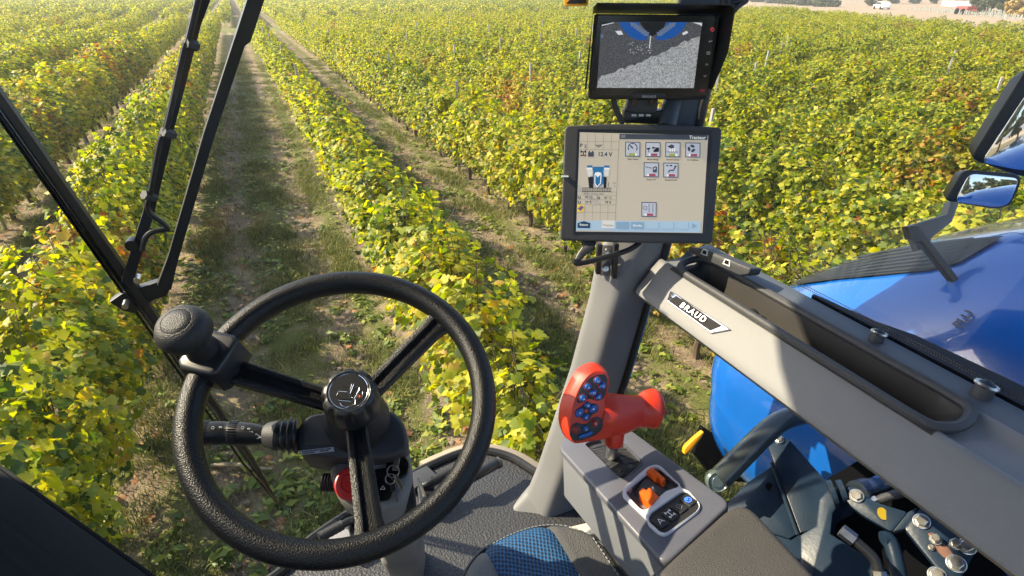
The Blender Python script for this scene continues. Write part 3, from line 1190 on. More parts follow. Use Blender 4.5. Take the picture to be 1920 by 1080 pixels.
# windshield: curved pane from floor to roof
bm = new()
plan0 = smooth_path([Vector(p) for p in ((-.66, .45, 0), (-.52, .82, 0), (-.15, 1.04, 0), (.165, 1.175, 0), (.40, 1.21, 0), (.52, 1.13, 0), (.575, 1.05, 0))], 5)
plan1 = smooth_path([Vector(p) for p in ((-.86, .40, 0), (-.66, .82, 0), (-.2, 1.10, 0), (.2, 1.24, 0), (.56, 1.28, 0), (.80, 1.19, 0), (.90, 1.08, 0))], 5)
rows = []
for j in range(9):
    t = j / 8
    rows.append([bm.verts.new(E3(a.x + (b.x - a.x) * t, a.y + (b.y - a.y) * t + .05 * math.sin(t * PI), FLZ + .02 + t * 1.78)) for a, b in zip(plan0, plan1)])
for A, B in zip(rows, rows[1:]):
    for i in range(len(A) - 1):
        bm.faces.new((A[i], A[i + 1], B[i + 1], B[i]))
ws = obj('windshield', bm, GLASS_F, angle=180)
tag(ws, 'large clear curved windshield in front of the steering wheel, wiper outside it', 'windshield')

# right hand pillar carrying the displays
secs = []
for (lx, ly, rx, ry, d, dep) in ((958, 955, 1092, 1008, 1.50, .10), (984, 925, 1072, 975, 1.515, .11), (1003, 880, 1088, 925, 1.49, .12), (1030, 800, 1128, 830, 1.43, .12), (1066, 690, 1168, 715, 1.36, .12),
                                 (1100, 560, 1210, 572, 1.285, .12), (1113, 490, 1236, 498, 1.25, .12), (1150, 400, 1262, 404, 1.215, .10), (1205, 280, 1296, 282, 1.17, .08), (1243, 200, 1313, 203, 1.135, .075), (1262, 60, 1344, 62, 1.10, .07), (1275, -90, 1372, -88, 1.07, .07)):
    L_, R2 = at(lx, ly, d), at(rx, ry, d)
    c, h = (L_ + R2) / 2, (R2 - L_) / 2
    dv = (HF * .85 + RT * .5).normalized() * dep
    tl = max(0.0, min(1.0, (ly - 420) / 90.0))          # ridge only on the lower trim
    M_ = L_.lerp(R2, .60) - dv * (.42 * tl)
    poly = [L_, M_, R2, R2 + dv * .8, L_ + dv * .8]
    sec = []
    for i in range(5):                                  # rounded five-cornered section
        p, a, b = poly[i], poly[i - 1], poly[(i + 1) % 5]
        rad = min(.022, (a - p).length * .4, (b - p).length * .4)
        s0, e0 = p + (a - p).normalized() * rad, p + (b - p).normalized() * rad
        for j in range(6):
            t = j / 5
            sec.append(s0 * (1 - t) ** 2 + p * 2 * t * (1 - t) + e0 * t * t)
    secs.append(sec)
S2 = []
for i in range(len(secs) - 1):
    for j in range(4):
        t = j / 4
        S2.append([secs[i][k].lerp(secs[i + 1][k], t) for k in range(30)])
S2.append(secs[-1])
pil = thing('cab_pillar', 'light grey slanted cab pillar rising from the floor behind the red lever to the displays', 'pillar', E3(.5, .95, FLZ))
bm = new()
loft(bm, S2[:29])
obj('lower_trim', bm, GREY, pil, 30)
bm = new()
loft(bm, S2[29:])
obj('upper_trim', bm, mat('slate_trim', (0.045, 0.062, 0.085), 0.45, bump=.15, bscale=900), pil, label='dark slate blue upper pillar trim')
# black rubber seal on the outer edge of the pillar
bm = new()
tube(bm, [s[15] + RT * .006 for s in S2[10:]], .010, 8)
obj('rubber_seal', bm, BLACK, pil)

# roof with dark header, and its left uprights (they shade the rear of the cab)
roof = thing('cab_roof', 'dark cab roof whose front edge just shows above the upper display', 'roof', E3(0, 0, .6))
bm = new()
rp_ = [(-.95, -1.0), (-.95, .75), (-.72, 1.12), (-.45, 1.27), (-.2, 1.36), (.25, 1.46), (.6, 1.48), (.92, 1.30), (1.0, .6), (1.0, -1.0)]
prism(bm, [E3(x, y, .52) for x, y in rp_], Vector((0, 0, .12)), .03)
obj('roof_panel', bm, CHAR, roof)
# header corner piece over the upper display
bm = new()
hc = [at(1372, 8, 1.09), at(1398, 2, 1.09), at(1420, -40, 1.09), at(1340, -60, 1.09), at(1350, 4, 1.09)]
prism(bm, hc, FW * .05, .004)
obj('header_corner', bm, BLACK, roof)
bm = new()
tube(bm, [at(1374, 24, 1.095), at(1384, 12, 1.095), at(1398, 3, 1.095), at(1425, -40, 1.095)], .005, 6)
obj('dotted_seal', bm, CHAR, roof)
def upright(nm, lab, x0, x1, ya, yb, z0=FLZ, z1=.53):
    bm = new()
    loft(bm, [[E3(x + a, y, z) for a, y in ((-.03, ya), (.03, ya), (.03, yb), (-.03, yb))] for x, z in ((x0, z0), (x1, z1))])
    bmesh.ops.bevel(bm, geom=bm.edges[:], offset=.01, segments=2, affect='EDGES')
    return tag(obj(nm, bm, CHAR), lab, 'pillar')
upright('rear_pillar', 'dark upright at the rear left of the cab', -.76, -.9, -.45, -.10)
upright('door_shade_pillar', 'wide dark pillar at the front left of the cab between door and windshield', -.76, -.88, .70, .95)  # out of view, put in and placed to block light from the left
bm = new()
prism(bm, rounded([E3(-.76, y, z) for y, z in ((-.10, -1.25), (.93, -1.25), (.93, -.18), (-.10, -.18))], .04), Vector((-.04, 0, 0)), .01, 2, True)
tag(obj('door_shade_panel', bm, CHAR), 'dark lower door panel on the left side of the cab', 'door')  # unseen panel, added to keep the sun off the sill and floor
# dark sill at the lower left corner
bm = new()
a, b = at(-150, 760, .66), at(330, 1102, .54)
inn = (at(-150, 1200, .50) - at(60, 980, .56)).normalized()
def sill_sec(p):
    u1 = (FW * .5 - UP * .8).normalized()
    u2 = (-RT * .75 - UP * .6).normalized()
    return [p, p + u2 * .05 + FW * -.004, p + u2 * .085 + FW * .008, p + u2 * .16, p + u2 * .16 + u1 * .1, p + u1 * .09]
loft(bm, [sill_sec(a), sill_sec(a.lerp(b, .5)), sill_sec(b)])
bmesh.ops.bevel(bm, geom=bm.edges[:], offset=.006, segments=3, affect='EDGES')
tag(obj('door_sill', bm, mat('sill_plastic', (0.024, 0.030, 0.038), .6, var=.15, vscale=6, spec=.15)), 'dark smooth door sill cutting across the lower left corner', 'sill')

# right hand window ledge (runs along +Y)
LX, LZ = .717, -.593
led = thing('window_ledge', 'light grey window ledge with a dark tray running back along the right side', 'ledge', E3(.8, .4, LZ))


def ledge_sec(Y, d, e=0.0):
    """closed section; d = tray depth here"""
    pts = [(.70, -.600), (.703, -.590), (.712, -.580), (.738, -.5475), (.752, -.534), (.757, -.530), (.763, -.529), (.770, -.533),
           (.774, -.537 - d * .5), (.779, -.537 - d), (.800, -.537 - d), (.822, -.537 - d * .6), (.835, -.530 - d * .2), (.840, -.524), (.846, -.521),
           (.895, -.517), (.902, -.522), (.902, -.600), (.80, -.635), (.72, -.622)]
    return [E3(x, Y, z) for x, z in pts]


Ys = [-.45, -.2, 0, .12, .22, .275, .285, .295, .303, .312, .325, .345, .4, .5, .6, .7, .75, .775, .79, .80, .808, .816, .83, .85, .868, .874, .876]
def tray_d(Y):
    def ss(t):
        t = max(0, min(1, t))
        return t * t * (3 - 2 * t)
    return .12 * ss((Y - .285) / .05) * ss((.816 - Y) / .035)
bm = new()
secs = [ledge_sec(Y, tray_d(Y)) for Y in Ys]
for k_, f_ in ((-2, .04), (-1, .12)):
    cc = sum(secs[k_], Vector()) / len(secs[k_])
    secs[k_] = [p.lerp(cc, f_) for p in secs[k_]]
loft(bm, secs)
bm.faces.ensure_lookup_table()
for f in bm.faces:
    c = f.calc_center_median() - EYE
    if len(f.verts) == 4 and .748 < c.x < .843 and c.z > -.63 and .275 < c.y < .825:
        f.material_index = 1
    elif len(f.verts) == 4 and c.x > .844 and c.z > -.53:
        f.material_index = 2
obj('ledge_body', bm, [GREY, GREYD, mat('slate_strip', (0.10, 0.115, 0.14), .45, bump=.2, bscale=900)], led, 50)
# dark beaded lip round the tray
bm = new()
lip = [E3(.7605, y, -.5285) for y in (.30, .4, .5, .6, .7, .79)] + [E3(.775, .822, -.527), E3(.805, .832, -.524), E3(.832, .822, -.521)] + [E3(.843, y, -.5205) for y in (.79, .7, .6, .5, .4, .31)] + [E3(.835, .278, -.521), E3(.80, .266, -.525), E3(.772, .276, -.528)]
tube(bm, smooth_path(lip, 5, True), .0082, 10, closed=True)
obj('tray_lip', bm, CHAR, led)
# hump in the tray
bm = new()
hp = E3(.775, .645, -.553)
loft(bm, [[hp + Vector((.0 + .045 * t, w * math.cos(a), w * .9 * math.sin(a) - .012 * t)) for a in [PI * k / 8 for k in range(9)]] for t, w in ((0, .014), (.2, .017), (.9, .016), (1, .010))])
obj('tray_divider', bm, GREYD, led)
# frit strip (dotted black band on glass) beyond the ledge
bm = new()
for i in range(300):
    y = .95 - i * .0042
    for j in range(2):
        p = E3(.905 + j * .003, y + .002 * j, -.509 + j * .003)
        sheet(bm, [p + Vector((.0014 * math.cos(a) * .3, .0014 * math.sin(a), .0014 * math.cos(a))) for a in [2 * PI * k / 6 for k in range(6)]])
o = obj('dotted_band', bm, BLACK, led)
o['kind'] = 'stuff'
bm = new()
loft(bm, [[E3(.905, y, -.516), E3(.905 + w, y, -.516 + w * .5), E3(.907 + w, y, -.520 + w * .5), E3(.905, y, -.524)] for y, w in ((.60, .004), (.48, .012), (.42, .022), (.3, .026), (0, .03), (-.45, .03))])
obj('window_seal', bm, BLACKG, led)

# badge on the inner face of the ledge
fn_y = Vector((.62, 0, .785)).normalized()
MB_ = frame(E3(.7245, .72, -.5645), Vector((0, -1, 0)), fn_y)
cb = [loc2(x, y, MB_) for x, y in ((1259, 546), (1372, 619), (1334, 626), (1252, 566))]
MB_ = MB_ @ T(0, 0, .0045)
badge = thing('badge', 'chrome framed badge with raised letters BRAUD on the grey ledge', 'badge', E3(.7245, .72, -.5645))
cb = [Vector((v.x, v.y, 0)) for v in cb]
cen = sum(cb, Vector()) / 4
sc_ = lambda k: [cen + (v - cen) * k for v in cb]
bm = new()
prism(bm, [MB_ @ p for p in rounded(cb, .003)], MB_.to_3x3() @ Vector((0, 0, -.006)), .0012)
obj('badge_frame', bm, CHROME, badge)
bm = new()
cw, ch = (cb[1] - cb[3]).length, 0
inner = [cb[0].lerp(cb[1], .14).lerp(cb[3], .12), cb[1].lerp(cb[0], .10).lerp(cb[2], .12), cb[2].lerp(cb[3], .06).lerp(cb[1], .12), cb[3].lerp(cb[2], .06).lerp(cb[0], .12)]
prism(bm, [MB_ @ (p + Vector((0, 0, .0012))) for p in rounded(inner, .002)], MB_.to_3x3() @ Vector((0, 0, -.002)))
obj('badge_field', bm, mat('badge_black', (0.02, 0.02, 0.022), .6, spec=.1), badge)
bm = new()
ic = sum(inner, Vector()) / 4
wid = ((inner[1] - inner[0]).length + (inner[2] - inner[3]).length) / 2
hgt = abs((inner[3] - inner[0]).y + (inner[2] - inner[1]).y) / 2
ang = math.atan2((inner[1] - inner[0]).y, (inner[1] - inner[0]).x)
text_into(bm, 'BRAUD', MB_ @ T(ic.x, ic.y, .0022) @ Matrix.Rotation(ang, 4, 'Z') @ Matrix.Diagonal((1.12, 1, 1, 1)), hgt * .86, .0012, bold=.00015, space=1.3, shear=.1)
obj('badge_letters', bm, mat('letter_metal', (.5, .5, .5), .3, metal=.9), badge)

# socket strip on the outer edge of the ledge
ss = thing('socket_strip', 'black strip with two square sockets on the front of the ledge', 'socket strip', E3(.87, .82, -.51))
q = [(1291, 463), (1318, 466), (1408, 503), (1403, 515), (1386, 517), (1292, 474)]
MS = frame(at(1345, 490, 1.13), (at(1400, 512, 1.06) - at(1290, 468, 1.20)), UP)
bm = new()
prism(bm, [MS @ Vector((p.x, p.y, 0)) for p in rounded([loc2(x, y, MS) for x, y in q], .004)], MS.to_3x3() @ Vector((0, 0, -.03)), .003)
obj('strip_body', bm, CHAR, ss)
for (x, y) in ((1322, 473), (1364, 492)):
    p = loc2(x, y, MS)
    bm = new()
    pl_ = [Vector((p.x - .010, p.y - .006, .002)), Vector((p.x + .010, p.y - .006, .002)), Vector((p.x + .007, p.y + .006, .002)), Vector((p.x - .007, p.y + .006, .002))]
    oc = [MS @ v for v in pl_]
    ic_ = [MS @ (Vector((p.x, p.y, .002)) + (v - Vector((p.x, p.y, .002))) * .68) for v in pl_]
    ring_prism(bm, oc, ic_, MS.to_3x3() @ Vector((0, 0, -.003)))
    obj('socket_frame', bm, SILVER, ss)
    bm = new()
    prism(bm, [v - MS.to_3x3() @ Vector((0, 0, .0012)) for v in ic_], MS.to_3x3() @ Vector((0, 0, -.001)))
    obj('socket_hole', bm, BLACKG, ss)

# window clamps on the outer strip
for (x, y, s, lab) in ((1641, 634, 1.0, 'small round window clamp screw half way along the ledge'), (1838, 737, 1.2, 'larger round window clamp screw near the right edge of the picture')):
    p = on(x, y + 4, E3(.87, 0, -.5185), Z3)
    c = thing('clamp_screw', lab, 'screw', p, 'window clamp screws on the ledge')
    M = Matrix.Translation(p) @ Matrix.Rotation(.25, 4, 'Y')
    bm = new()
    lathe(bm, M @ Matrix.Scale(s, 4), [(.011, -.004), (.0115, .004), (.0105, .012), (.0085, .013)], 24)
    obj('collar', bm, CHAR, c)
    bm = new()
    lathe(bm, M @ Matrix.Scale(s, 4), [(.0125, .0125), (.0135, .0145), (.0125, .0165), (.009, .0165), (.0085, .0145)], 24)
    obj('washer', bm, STEEL, c)
    bm = new()
    lathe(bm, M @ Matrix.Scale(s, 4), [(.0085, .0145), (.0082, .0175), (.005, .020), (.0035, .020), (.003, .017)], 18)
    obj('screw_head', bm, DARKP, c)

# side window pane above the ledge: leans outward at the bottom, curving upright above
bm = new()
ycols = [.93 - k * .0815 for k in range(21)]
g_ = []
for y in ycols:
    xx, z, col_ = .935, -.50, []
    zb = min(-.05, max(-.50, -.50 + (.70 - y) * .62))
    for k in range(41):
        col_.append(bm.verts.new(E3(xx, y, z)))
        t = max(0.0, min(1.0, (z - zb) / .12))
        xx += 0.025 * (.315 - .335 * t * t * (3 - 2 * t))
        z += .025
    g_.append(col_)
for A, B in zip(g_, g_[1:]):
    for j in range(40):
        bm.faces.new((A[j], A[j + 1], B[j + 1], B[j]))
tag(obj('side_window', bm, GLASS_S, angle=180), 'clear side window above the grey ledge, mirroring the sky over the blue hood', 'window')


# ================================================================== MACHINE BODY OUTSIDE
hood = thing('engine_hood', 'glossy blue engine hood outside the side window with a black vent band', 'hood', E3(1.9, .2, -1.3))
CREST = [(-3.0, -.52), (-1.5, -.46), (-.2, -.42), (.2, -.405), (.35, -.41), (.52, -.44), (.73, -.557), (.9, -.685), (1.04, -.82), (1.10, -.90), (1.13, -.98), (1.15, -1.06)]


def crest(y):
    for (y0, z0), (y1, z1) in zip(CREST, CREST[1:]):
        if y <= y1:
            return z0 + (z1 - z0) * max(0.0, (y - y0) / (y1 - y0))
    return CREST[-1][1]


HX = [(1.22, None, -1.38, .97), (1.13, None, -1.31, .985), (1.085, None, -1.22, 1.0), (1.08, None, -1.12, 1.01), (1.085, .0, 0, 1.02), (1.10, .28, 0, 1.04), (1.14, .52, 0, 1.07), (1.21, .71, 0, 1.10),
      (1.30, .85, 0, 1.125), (1.39, .94, 0, 1.14), (1.48, .99, 0, 1.15), (1.60, 1.0, 0, 1.15), (1.85, 1.0, 0, 1.15), (2.15, .96, 0, 1.13), (2.4, .8, 0, 1.08), (2.52, .4, 0, 1.0), (2.55, None, -1.3, .95)]
tt = [-2.6, -1.8, -1.2, -.8, -.5, -.3, -.1, .05, .15, .25, .33, .41, .49, .57, .65, .72, .78, .83, .87, .90, .93, .955, .975, .99, 1.0]
secs = []
for u in tt:
    yn = u * 1.15 if u > 0 else u
    h = crest(yn) + 1.08
    ring = []
    for x, f, zb, ye in HX:
        y = u * ye if u > 0 else u
        t = max(0.0, (u - .80) / .20)
        rnd_ = 1 - math.sqrt(max(0.0, 1 - t ** 2.4))
        xx = x + (1.75 - x) * .16 * rnd_
        z = zb + .06 * rnd_ if f is None else -1.08 + f * max(h, .02)
        ring.append(Vector((xx, y, z)))
    secs.append(smooth_path(ring, 4))
bm = new()
cols = [[bm.verts.new(EYE + p) for p in r_] for r_ in secs]
for A, B in zip(cols, cols[1:]):
    for i in range(len(A) - 1):
        bm.faces.new((A[i], B[i], B[i + 1], A[i + 1]))
bm.faces.new(cols[-1])
bmesh.ops.recalc_face_normals(bm, faces=bm.faces[:])
hme = obj('hood_shell', bm, BLUEP, hood, 60)
hme.modifiers.new('soft', 'SUBSURF').render_levels = 1

# black vent band laid on the hood: sight lines of its measured outline dropped on the shell
from mathutils.bvhtree import BVHTree
bvh = BVHTree.FromPolygons([v.co.copy() for v in hme.data.vertices], [tuple(p.vertices) for p in hme.data.polygons])


def on_hood(x, y, lift=.004):
    h = bvh.ray_cast(EYE, ray(x, y).normalized())
    if h[0] is None:
        return None
    n = h[1] if h[1].dot(ray(x, y)) < 0 else -h[1]
    return h[0] + n * lift


def hood_patch(name, top, bot, m, lift, n=26, k=6, label=None):
    """strip between two measured lines on the shell"""
    bm = new()
    rows_ = []
    for i in range(n + 1):
        t = i / n
        def ev(pl, t):
            f = t * (len(pl) - 1)
            j = min(int(f), len(pl) - 2)
            return Vector(pl[j]).lerp(Vector(pl[j + 1]), f - j)
        a, b = ev(top, t), ev(bot, t)
        r_ = []
        for j in range(k + 1):
            p = a.lerp(b, j / k)
            q = on_hood(p.x, p.y, lift)
            r_.append(q)
        rows_.append(r_)
    vs = [[bm.verts.new(q) if q else None for q in r_] for r_ in rows_]
    for A, B in zip(vs, vs[1:]):
        for j in range(k):
            f4 = (A[j], B[j], B[j + 1], A[j + 1])
            if all(f4):
                bm.faces.new(f4)
    if len(bm.faces):
        bmesh.ops.recalc_face_normals(bm, faces=bm.faces[:])
        return obj(name, bm, m, hood, 60, label)
    bm.free()


hood_patch('vent_band', [(1476, 533), (1560, 497), (1660, 474), (1760, 458), (1840, 449), (1884, 446)], [(1480, 538), (1560, 527), (1650, 518), (1740, 510), (1800, 495), (1876, 450)],
           mat('vent_black', (0.02, 0.021, 0.023), .45), .005)
for j in range(7):
    t0, t1 = j / 7 + .02, j / 7 + .075
    tp = [(1476, 533), (1560, 497), (1660, 474), (1760, 458), (1830, 450)]
    bt = [(1480, 538), (1560, 527), (1650, 518), (1740, 510), (1790, 497)]
    l0 = [(a[0] + (b[0] - a[0]) * t0, a[1] + (b[1] - a[1]) * t0) for a, b in zip(tp, bt)]
    l1 = [(a[0] + (b[0] - a[0]) * t1, a[1] + (b[1] - a[1]) * t1) for a, b in zip(tp, bt)]
    hood_patch('vent_slat', l0, l1, MATS['vent_black'], .009, 20, 1)
# letters on the hood flank
p0, p1, pu = on_hood(1795, 615, .006), on_hood(1830, 580, .006), on_hood(1790, 590, .006)
if p0 and p1 and pu:
    Mh = frame(p0, p1 - p0, pu - p0)
    bm = new()
    text_into(bm, 'PLU', Mh, .024, .0002, align='LEFT', bold=.001)
    obj('hood_letters', bm, mat('decal_navy', (0.02, 0.04, 0.10), .4), hood)

# lower blue fender is the same shell; its dark frame, step plates and hinge follow
def plane_at(px, py, d, n):
    return at(px, py, d), n.normalized()


def plate(name, pts, o, n, th, m, parent, bev=.003, rnd=0.0):
    bm = new()
    q = [on(x, y, o, n) for x, y in pts]
    if rnd:
        q = rounded(q, rnd, 3)
    prism(bm, q, -n * th, bev, 2)
    return obj(name, bm, m, parent, 30)


def bolt(name, x, y, o, n, s, parent, tall=.008):
    p = on(x, y, o, n)
    M = frame(p, n.orthogonal(), n.cross(n.orthogonal()))
    bm = new()
    lathe(bm, M, [(s * 1.55, -.003), (s * 1.55, .0022), (s * 1.4, .003)], 20)
    lathe(bm, M @ Matrix.Rotation(random.uniform(0, 1), 4, 'Z'), [(s * 1.1, .003), (s * 1.1, tall - .001), (s * .95, tall)], 6)
    return obj(name, bm, STEEL, parent, 25)


frm = thing('support_frame', 'dark blue grey steel frame plate with a round hole below the handrail', 'frame', at(1480, 930, 1.22))
n1 = (Z3 * .85 - RT * .35 - HF * .25).normalized()
o1 = at(1480, 920, 1.22)
plate('main_plate', [(1466, 818), (1482, 826), (1600, 958), (1535, 990), (1500, 1000), (1452, 868), (1440, 838)], o1, n1, .02, DARKP, frm)
o1b = o1 - n1 * .006
plate('side_plate', [(1448, 872), (1496, 1000), (1480, 1010), (1340, 968), (1400, 905)], o1b, n1, .02, DARKP, frm)
bm = new()
p = on(1443, 913, o1b + n1 * .001, n1)
M = frame(p, (at(1453, 921, 1.22) - at(1434, 905, 1.22)), n1.cross(at(1453, 921, 1.22) - at(1434, 905, 1.22)))
lathe(bm, M @ Matrix.Diagonal((1, .8, 1, 1)), [(.0115, -.001), (.0115, .0012), (.009, .0015)], 22)
obj('plate_hole', bm, mat('hole_black', (0.002, 0.002, 0.002), .9), frm)
bm = new()
tube(bm, [on(1447, 868, o1 + n1 * .003, n1), on(1496, 1003, o1 + n1 * .003, n1)], .004, 8)
obj('weld_rib', bm, DARKP, frm)
bolt('bolt', 1461, 824, o1 + n1 * .002, n1, .007, frm)
plate('foot_plate', [(1330, 962), (1480, 1004), (1500, 1000), (1530, 1060), (1540, 1120), (1420, 1120)], o1 - n1 * .012, n1, .02, DARKP, frm)

# cross rail and dark body behind
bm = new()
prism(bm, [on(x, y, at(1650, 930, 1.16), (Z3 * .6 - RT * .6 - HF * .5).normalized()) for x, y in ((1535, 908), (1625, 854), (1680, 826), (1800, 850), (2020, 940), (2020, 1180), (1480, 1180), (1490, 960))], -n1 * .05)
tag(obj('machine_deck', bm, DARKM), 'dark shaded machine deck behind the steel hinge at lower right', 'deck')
bm = new()
tube(bm, [at(1612, 920, 1.10), at(1700, 893, 1.14)], .0175, 18)
for a, b, r in (((1606, 922, 1.095), (1622, 917, 1.11), .0215), ((1690, 896, 1.13), (1712, 890, 1.15), .0215)):
    tube(bm, [at(*a), at(*b)], r, 18)
ram = obj('hydraulic_ram', bm, mat('ram_steel', (0.20, 0.27, 0.36), .22, metal=.9), None)
tag(ram, 'shiny steel hydraulic ram lying behind the hinge bracket', 'hydraulic ram')
plate('bl', [(1608, 905), (1655, 885), (1656, 898), (1622, 912)], at(1640, 900, 1.11), n1, .01, BLUEP, None).name = 'blue_rail'
tag(bpy.data.objects['blue_rail'], 'short bright blue rail just above the steel ram', 'rail')

hg = thing('hinge_bracket', 'dark painted hinge bracket with bolts and a yellow dot at lower right', 'bracket', at(1650, 980, 1.15))
o2 = at(1640, 960, 1.04)
n2 = (Z3 * .80 - RT * .45 - HF * .30).normalized()
plate('hinge_cheek', [(1535, 935), (1555, 914), (1572, 912), (1590, 925), (1562, 962), (1558, 1000), (1700, 1090), (1660, 1150), (1500, 1150), (1500, 1002), (1530, 985)], o2 - n2 * .035, n2, .08, DARKP, hg, .006)
for k, (x, y) in enumerate(((1562, 925), (1580, 922))):
    bm = new()
    p = on(x, y, o2 - n2 * .01, n2)
    ax = (n2 * .4 + RT * .9).normalized()
    tube(bm, [p - ax * .006, p + ax * .004], .026 - .003 * k, 24)
    obj('knuckle', bm, DARKP, hg, 30)
plate('arm_plate', [(1578, 925), (1590, 911), (1607, 916), (1622, 932), (1650, 944), (1702, 960), (1672, 998), (1620, 968), (1596, 950)], o2, n2, .012, DARKP, hg, .002, .006)
plate('arm_bend', [(1702, 960), (1722, 950), (1702, 990), (1672, 998)], o2 - n2 * .001 + n2 * .002, n2, .012, DARKP, hg, .002)
bm = new()
p = on(1655, 963, o2 + n2 * .0045, n2)
M = frame(p, (RT * .8 - UP * .3), n2.cross(RT * .8 - UP * .3))
prism(bm, [M @ v for v in circ(0, 0, .011, 24)], -n2 * .0011)
obj('yellow_sticker', bm, YEL, hg, label='round yellow sticker')
bolt('bolt', 1606, 930, o2 + n2 * .001, n2, .0085, hg)
plate('bolt_plate', [(1695, 990), (1730, 946), (1742, 948), (1832, 1028), (1798, 1090), (1776, 1090)], o2 + n2 * .004, n2, .016, DARKP, hg, .003, .006)
for x, y, s, t_ in ((1728, 978, .0088, .011), (1813, 1025, .0088, .011), (1793, 1057, .0095, .011), (1754, 1012, .006, .018), (1792, 1021, .006, .02), (1746, 1027, .0035, .007), (1757, 1079, .009, .010)):
    bolt('bolt', x, y, o2 + n2 * .005, n2, s, hg, t_)
bm = new()
rs_ = [(1738, 1000), (1750, 998), (1762, 1012), (1776, 1024), (1788, 1040), (1784, 1050), (1770, 1046), (1758, 1034), (1750, 1018)]
prism(bm, rounded([on(x, y, o2 + n2 * .0046, n2) for x, y in rs_], .004), -n2 * .0004)
obj('rust_stain', bm, mat('worn_rust', (0.17, 0.085, 0.06), .8, var=.5, vscale=90), hg, label='bare rusty patch where the paint wore off')
bm = new()
tube(bm, smooth_path([on(1655, 1010, o2, n2), on(1668, 1012, o2, n2) - n2 * .005, on(1680, 1050, o2, n2) - n2 * .01, on(1690, 1100, o2, n2) - n2 * .02], 4), .013, 12)
obj('bent_pipe', bm, DARKP, hg)
bm = new()
tube(bm, smooth_path([on(x, y, o2 + n2 * .0, n2) - n2 * .05 for x, y in ((1805, 958), (1815, 975), (1828, 990), (1842, 1000))], 4), .008, 10)
tag(obj('short_hose', bm, DARKP), 'short dark hose clipped beside the bolted plate', 'hose')
for k, (lab, pts, r, m_) in enumerate((
        ('thick black hose looping behind the bolted plate', ((1690, 905), (1740, 905), (1790, 930), (1850, 970), (1930, 1010)), .011, BLACK),
        ('ribbed black hose below the steel ram', ((1630, 945), (1690, 925), (1750, 935), (1800, 965), (1840, 1010)), .008, CHAR),
        ('thin grey pipe crossing the dark deck', ((1720, 885), (1790, 915), (1870, 985), (1930, 1040)), .005, mat('pipe_grey', (.16, .17, .18), .35, metal=.7)),
        ('short black hose with a steel fitting by the hinge cheek', ((1585, 1000), (1610, 1020), (1640, 1050), (1650, 1090)), .009, BLACK))):
    ds = (1.10, 1.08, 1.11, .985)[k]
    root = thing('hydraulic_hose', lab, 'hose', at(*pts[0], ds))
    pp = smooth_path([at(x, y, ds - .012 * i) for i, (x, y) in enumerate(pts)], 6)
    bm = new()
    tube(bm, pp, [r * (1 + (.12 if (k == 1 and i % 2) else 0)) for i in range(len(pp))], 12)
    obj('hose_body', bm, m_, root)
    for a_, b_ in ((pp[0], pp[1]), (pp[-1], pp[-2])):
        bm = new()
        d_ = (b_ - a_).normalized()
        tube(bm, [a_ - d_ * .008, a_ + d_ * .016], r * 1.35, 6)
        obj('fitting', bm, STEEL, root, 25)
blk = thing('valve_block', 'black valve block with steel plugs on the dark deck', 'valve', at(1790, 935, 1.10))
bm = new()
Mv = frame(at(1770, 925, 1.12), RT * .8 - UP * .5, UP)
box(bm, Mv, .075, .045, .05, .004)
obj('block_body', bm, DARKP, blk)
for q in (-.02, .004, .026):
    bm = new()
    lathe(bm, Mv @ T(q, .004, .024), [(.0085, 0), (.0085, .006), (.007, .008)], 6)
    obj('plug', bm, STEEL, blk, 25)

# handrail
hr = thing('handrail', 'dark bent tube handrail with a capped end below the window ledge', 'handrail', at(1345, 902, 1.22))
bm = new()
hp = smooth_path([at(1347, 900, 1.20), at(1395, 852, 1.22), at(1432, 815, 1.24), at(1465, 790, 1.26), at(1510, 774, 1.29), at(1600, 742, 1.36)], 6)
tube(bm, hp, .0245, 20)
obj('rail_tube', bm, mat('rail_paint', (0.045, 0.055, 0.058), .3, coat=.5, var=.2, vscale=20), hr)
bm = new()
d_ = (hp[0] - hp[3]).normalized()
M = frame(at(1345, 903, 1.192), RT, UP)
lathe(bm, M, [(.021, -.02), (.024, -.010), (.0245, 0), (.021, .004), (.0195, .002), (.013, .002), (.012, .0035), (.004, .0035)], 28)
obj('end_cap', bm, mat('cap_plastic', (0.10, 0.14, 0.14), .25, coat=.6), hr)
# orange latch strap
bm = new()
prism(bm, rounded([at(x, y, 1.62) for x, y in ((1282, 851), (1284, 840), (1299, 825), (1318, 809), (1321, 811), (1313, 824), (1302, 837), (1298, 844), (1285, 853))], .006), FW * .02, .003)
tag(obj('latch_strap', bm, mat('latch_orange', (0.85, .36, 0.01), .35)), 'bright orange yellow latch strap beside the front foot of the blue hood', 'latch')
bm = new()
prism(bm, [at(x, y, 1.75) for x, y in ((1318, 800), (1380, 840), (1440, 880), (1400, 905), (1340, 900), (1300, 850))], FW * .03, .004)
tag(obj('lower_guard', bm, DARKM), 'dark guard plate under the front of the blue hood', 'guard')

# ------------------------------------------------------------------ mirrors
def mirror(name, label, pts, glass_pts, d0, d1, look, parent_loc):
    """housing outline and glass outline on one plane; look = where the glass reflects to"""
    th = thing(name, label, 'mirror', at(*parent_loc))
    o = at(*parent_loc)
    to_eye = (EYE - o).normalized()
    n = (to_eye + look.normalized()).normalized()
    bm = new()
    q = rounded([on(x, y, o, n) for x, y in pts], .02, 4)
    back = [p - n * .042 + (o - p) * .18 for p in q]
    prism(bm, q, back, .006, 3)
    obj('housing', bm, BLACK, th)
    g = rounded([on(x, y, o + n * .003, n) for x, y in glass_pts], .016, 4)
    bm = new()
    prism(bm, g, -n * .004, .001)
    obj('mirror_pane', bm, MIRR, th)
    return th


